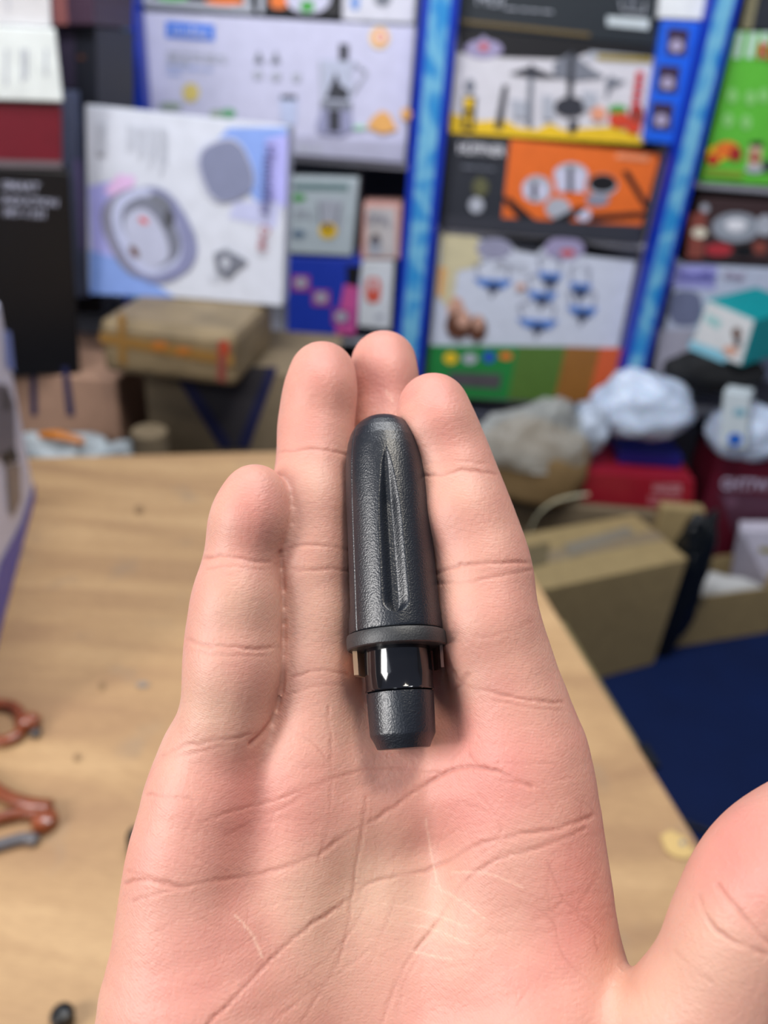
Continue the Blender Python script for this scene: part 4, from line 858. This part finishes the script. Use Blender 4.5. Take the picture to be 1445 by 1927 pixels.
# (polyline, half width in px, depth in mm, colour strength)
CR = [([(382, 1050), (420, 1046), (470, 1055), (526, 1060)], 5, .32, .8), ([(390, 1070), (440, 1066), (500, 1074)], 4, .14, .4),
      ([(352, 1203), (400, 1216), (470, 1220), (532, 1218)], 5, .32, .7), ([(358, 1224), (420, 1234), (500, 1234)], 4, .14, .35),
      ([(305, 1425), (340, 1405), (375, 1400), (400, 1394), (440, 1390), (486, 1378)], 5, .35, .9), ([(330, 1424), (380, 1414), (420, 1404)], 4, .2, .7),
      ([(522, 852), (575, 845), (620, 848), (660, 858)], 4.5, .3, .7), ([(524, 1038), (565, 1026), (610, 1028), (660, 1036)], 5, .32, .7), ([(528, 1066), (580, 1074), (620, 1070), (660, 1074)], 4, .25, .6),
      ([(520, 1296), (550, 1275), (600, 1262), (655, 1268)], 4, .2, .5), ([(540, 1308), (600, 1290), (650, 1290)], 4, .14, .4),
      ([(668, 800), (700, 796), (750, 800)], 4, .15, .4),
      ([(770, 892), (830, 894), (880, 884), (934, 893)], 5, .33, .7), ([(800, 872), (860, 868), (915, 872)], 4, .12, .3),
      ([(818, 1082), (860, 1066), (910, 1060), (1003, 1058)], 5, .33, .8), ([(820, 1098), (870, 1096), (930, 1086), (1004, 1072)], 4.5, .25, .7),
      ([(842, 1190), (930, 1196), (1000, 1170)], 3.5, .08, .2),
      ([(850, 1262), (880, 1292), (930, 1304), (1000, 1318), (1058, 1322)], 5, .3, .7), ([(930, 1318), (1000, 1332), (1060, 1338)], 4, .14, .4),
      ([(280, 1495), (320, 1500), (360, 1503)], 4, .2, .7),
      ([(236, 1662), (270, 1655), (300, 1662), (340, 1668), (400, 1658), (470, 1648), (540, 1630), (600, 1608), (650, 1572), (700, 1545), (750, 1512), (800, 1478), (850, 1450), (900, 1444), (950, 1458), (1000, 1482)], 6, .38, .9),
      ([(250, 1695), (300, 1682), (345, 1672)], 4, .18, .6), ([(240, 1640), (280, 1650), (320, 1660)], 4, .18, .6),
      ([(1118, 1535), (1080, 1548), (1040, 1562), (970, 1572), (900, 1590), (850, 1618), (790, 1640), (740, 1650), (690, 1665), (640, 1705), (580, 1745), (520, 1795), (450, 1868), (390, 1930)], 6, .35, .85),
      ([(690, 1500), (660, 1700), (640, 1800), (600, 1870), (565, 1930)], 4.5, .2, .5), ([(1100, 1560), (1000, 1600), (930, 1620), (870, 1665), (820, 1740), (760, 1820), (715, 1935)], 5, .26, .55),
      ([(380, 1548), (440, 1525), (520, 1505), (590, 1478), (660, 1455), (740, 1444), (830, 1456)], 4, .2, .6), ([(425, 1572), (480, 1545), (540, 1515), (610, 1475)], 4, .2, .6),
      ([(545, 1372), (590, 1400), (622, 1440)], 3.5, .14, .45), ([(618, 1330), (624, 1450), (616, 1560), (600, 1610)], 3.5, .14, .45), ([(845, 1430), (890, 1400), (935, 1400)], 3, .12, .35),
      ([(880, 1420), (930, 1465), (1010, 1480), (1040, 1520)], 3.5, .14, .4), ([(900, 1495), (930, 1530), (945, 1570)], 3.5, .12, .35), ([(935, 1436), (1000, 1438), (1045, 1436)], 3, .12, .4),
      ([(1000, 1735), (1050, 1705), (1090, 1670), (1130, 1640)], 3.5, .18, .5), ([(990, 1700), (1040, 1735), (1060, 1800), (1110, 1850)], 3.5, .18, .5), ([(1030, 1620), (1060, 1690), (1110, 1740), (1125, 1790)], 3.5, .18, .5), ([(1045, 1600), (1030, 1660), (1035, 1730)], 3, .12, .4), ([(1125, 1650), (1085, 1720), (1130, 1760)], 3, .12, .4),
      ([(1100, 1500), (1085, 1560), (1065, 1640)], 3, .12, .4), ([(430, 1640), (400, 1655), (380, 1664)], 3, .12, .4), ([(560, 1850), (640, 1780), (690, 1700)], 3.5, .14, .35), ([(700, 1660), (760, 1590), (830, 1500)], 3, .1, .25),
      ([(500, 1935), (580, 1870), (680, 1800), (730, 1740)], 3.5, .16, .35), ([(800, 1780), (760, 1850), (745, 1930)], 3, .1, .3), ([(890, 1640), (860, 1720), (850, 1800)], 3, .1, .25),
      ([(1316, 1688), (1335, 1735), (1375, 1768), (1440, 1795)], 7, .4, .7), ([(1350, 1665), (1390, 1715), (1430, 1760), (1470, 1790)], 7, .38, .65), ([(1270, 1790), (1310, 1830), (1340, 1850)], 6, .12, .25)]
CR += [([(529, 1040), (533, 1120), (534, 1210), (531, 1290), (519, 1340), (498, 1375), (472, 1400)], 7, .7, .8), ([(880, 1270), (868, 1290), (850, 1296)], 8, .5, .5)]  # gaps between fingers: carved, and their shade darkened into the skin colour
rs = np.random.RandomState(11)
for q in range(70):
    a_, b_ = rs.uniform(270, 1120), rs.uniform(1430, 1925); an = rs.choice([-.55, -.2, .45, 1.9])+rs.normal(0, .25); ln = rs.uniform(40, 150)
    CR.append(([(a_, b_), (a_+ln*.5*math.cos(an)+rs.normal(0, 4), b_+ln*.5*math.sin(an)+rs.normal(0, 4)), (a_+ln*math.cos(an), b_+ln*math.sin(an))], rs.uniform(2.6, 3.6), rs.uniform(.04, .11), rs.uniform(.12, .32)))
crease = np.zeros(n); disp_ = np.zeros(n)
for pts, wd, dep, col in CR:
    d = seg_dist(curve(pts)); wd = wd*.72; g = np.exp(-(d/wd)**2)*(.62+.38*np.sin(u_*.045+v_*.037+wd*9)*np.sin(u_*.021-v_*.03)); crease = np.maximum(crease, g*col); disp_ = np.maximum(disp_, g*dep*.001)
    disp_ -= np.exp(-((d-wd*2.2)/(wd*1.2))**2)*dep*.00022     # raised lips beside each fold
scar = np.exp(-(seg_dist(curve([(441, 1722), (462, 1742), (480, 1768), (492, 1800)]))/2.6)**2)
for pts in ([(720, 1700), (800, 1715), (880, 1745)], [(800, 1540), (815, 1630), (830, 1680)], [(810, 1665), (860, 1690), (910, 1728)], [(740, 1740), (800, 1745), (880, 1775)], [(770, 1790), (850, 1805)], [(850, 1640), (920, 1645), (980, 1668)], [(728, 735), (738, 757)]):
    scar = np.maximum(scar, .75*np.exp(-(seg_dist(curve(pts))/2.0)**2))
def blobs(L):
    a = np.zeros(n)
    for u, v, r, s in L: a += s*np.exp(-(((u_-u)/r)**2+((v_-v)/r)**2))
    return a
pink = blobs([(608, 690, 60, .8), (600, 790, 60, .4), (725, 650, 60, .7), (722, 740, 50, .7), (820, 745, 60, .8), (850, 830, 60, .45), (490, 940, 60, .8), (470, 1020, 50, .4), (590, 960, 60, .15), (880, 980, 60, .35), (930, 1140, 70, .45),
              (470, 1250, 50, .35), (450, 1480, 80, .65), (430, 1600, 90, .6), (560, 1540, 90, .5), (890, 1400, 110, .75), (950, 1500, 110, .75), (860, 1530, 80, .5), (340, 1850, 120, .6), (440, 1760, 90, .35), (1090, 1740, 80, .8), (1000, 1860, 110, .55), (800, 1900, 110, .35), (280, 1620, 70, .5), (290, 1500, 60, .3),
              (1400, 1590, 110, .95), (1450, 1640, 90, .5), (1060, 1620, 60, .4)])
pale = blobs([(440, 1140, 60, .6), (590, 1130, 80, .55), (590, 900, 50, .5), (910, 1010, 60, .3), (700, 1680, 90, .6), (640, 1640, 80, .5), (560, 1700, 90, .6), (1300, 1830, 130, .6), (620, 1820, 80, .5), (870, 930, 50, .4), (380, 1330, 70, .5), (430, 1370, 60, .3), (1350, 1740, 50, .4), (980, 1570, 60, .5), (800, 1690, 90, .5), (880, 1290, 40, .6), (1200, 1890, 50, .6), (900, 1800, 100, .2)])
tan_ = blobs([(1165, 1780, 45, .8), (1185, 1850, 35, .7), (1140, 1840, 40, .4)])
P -= NN*(disp_*facing)[:, None]
R3 = np.stack([RT, UP, FW], 0); PW = CAM+P@R3
me2.vertices.foreach_set('co', PW.ravel())
pivot = CAM+np.array([-.012, -.14, .147])@R3
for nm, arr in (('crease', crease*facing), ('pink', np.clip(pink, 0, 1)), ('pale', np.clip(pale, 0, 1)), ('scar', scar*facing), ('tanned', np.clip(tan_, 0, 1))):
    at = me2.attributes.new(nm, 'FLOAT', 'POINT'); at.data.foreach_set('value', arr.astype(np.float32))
me2.polygons.foreach_set('use_smooth', np.ones(len(me2.polygons), bool)); me2.name = 'hand'
# skin
m = bpy.data.materials.new('skin'); m.use_nodes = True; t = m.node_tree; b = t.nodes['Principled BSDF']; L = t.links.new
def A_(nm): a = t.nodes.new('ShaderNodeAttribute'); a.attribute_name = nm; return a.outputs['Fac']
def mix(fac, c1, c2, mode='MIX', mul=None):
    x = t.nodes.new('ShaderNodeMixRGB'); x.blend_type = mode
    if mul is not None:
        mm = t.nodes.new('ShaderNodeMath'); mm.operation = 'MULTIPLY'; mm.use_clamp = True; L(fac, mm.inputs[0]); mm.inputs[1].default_value = mul; fac = mm.outputs[0]
    if isinstance(fac, float): x.inputs[0].default_value = fac
    else: L(fac, x.inputs[0])
    for k, c in ((1, c1), (2, c2)):
        if isinstance(c, tuple): x.inputs[k].default_value = c
        else: L(c, x.inputs[k])
    return x.outputs[0]
co = t.nodes.new('ShaderNodeTexCoord')
def NZ(s, d, r=.5):
    x = t.nodes.new('ShaderNodeTexNoise'); x.inputs['Scale'].default_value = s; x.inputs['Detail'].default_value = d; x.inputs['Roughness'].default_value = r; L(co.outputs['Object'], x.inputs['Vector']); return x
def RMP(src, p0, p1, c0=(0, 0, 0, 1), c1=(1, 1, 1, 1)):
    x = t.nodes.new('ShaderNodeValToRGB'); x.color_ramp.elements[0].position = p0; x.color_ramp.elements[1].position = p1; x.color_ramp.elements[0].color = c0; x.color_ramp.elements[1].color = c1; L(src, x.inputs[0]); return x.outputs[0]
base = srgb((212, 162, 143))
c = mix(RMP(NZ(55, 4).outputs['Fac'], .35, .7), base, srgb((208, 150, 134)))
c = mix(RMP(NZ(160, 3).outputs['Fac'], .5, .75), c, srgb((202, 144, 130)), mul=.5)
c = mix(A_('pale'), c, srgb((216, 180, 156)), mul=.65)
c = mix(A_('pink'), c, srgb((214, 132, 124)), mul=.6)
c = mix(A_('tanned'), c, srgb((184, 128, 104)), mul=.5)
c = mix(A_('crease'), c, srgb((160, 82, 66)), mul=.5)  # redder creases, with fold shade darkened into the skin colour
c = mix(A_('scar'), c, srgb((236, 200, 178)), mul=.5)
L(c, b.inputs['Base Color'])
b.inputs['Roughness'].default_value = .46; b.inputs['Specular IOR Level'].default_value = .4
b.inputs['Subsurface Weight'].default_value = .35; b.inputs['Subsurface Radius'].default_value = (1.0, .35, .2); b.inputs['Subsurface Scale'].default_value = .0022
# fine relief: ridge lines, pores and small cross wrinkles
wv = t.nodes.new('ShaderNodeTexWave'); wv.inputs['Scale'].default_value = 820; wv.inputs['Distortion'].default_value = 26; wv.inputs['Detail'].default_value = 1; wv.inputs['Detail Scale'].default_value = .018; wv.bands_direction = 'Z'
L(co.outputs['Object'], wv.inputs['Vector'])
vo = t.nodes.new('ShaderNodeTexVoronoi'); vo.feature = 'DISTANCE_TO_EDGE'; vo.inputs['Scale'].default_value = 420; L(co.outputs['Object'], vo.inputs['Vector'])
def BMP(h, s, d, nrm=None):
    x = t.nodes.new('ShaderNodeBump'); x.inputs['Strength'].default_value = s; x.inputs['Distance'].default_value = d; L(h, x.inputs['Height'])
    if nrm: L(nrm, x.inputs['Normal'])
    return x.outputs[0]
n1 = BMP(NZ(1100, 4, .6).outputs['Fac'], .32, .0005)
n2 = BMP(wv.outputs['Fac'], .07, .00018, n1)
n3 = BMP(RMP(vo.outputs['Distance'], 0, .12), .08, .0002, n2)
n4 = BMP(NZ(120, 3, .5).outputs['Fac'], .13, .0012, n3)
L(n4, b.inputs['Normal'])
me2.materials.clear(); me2.materials.append(m)
ho = bpy.data.objects.new('hand', me2); COL.objects.link(ho)
tag(ho, 'open right hand, palm up with fingers together, holding the black nozzle', 'hand')
print('hand verts', n)
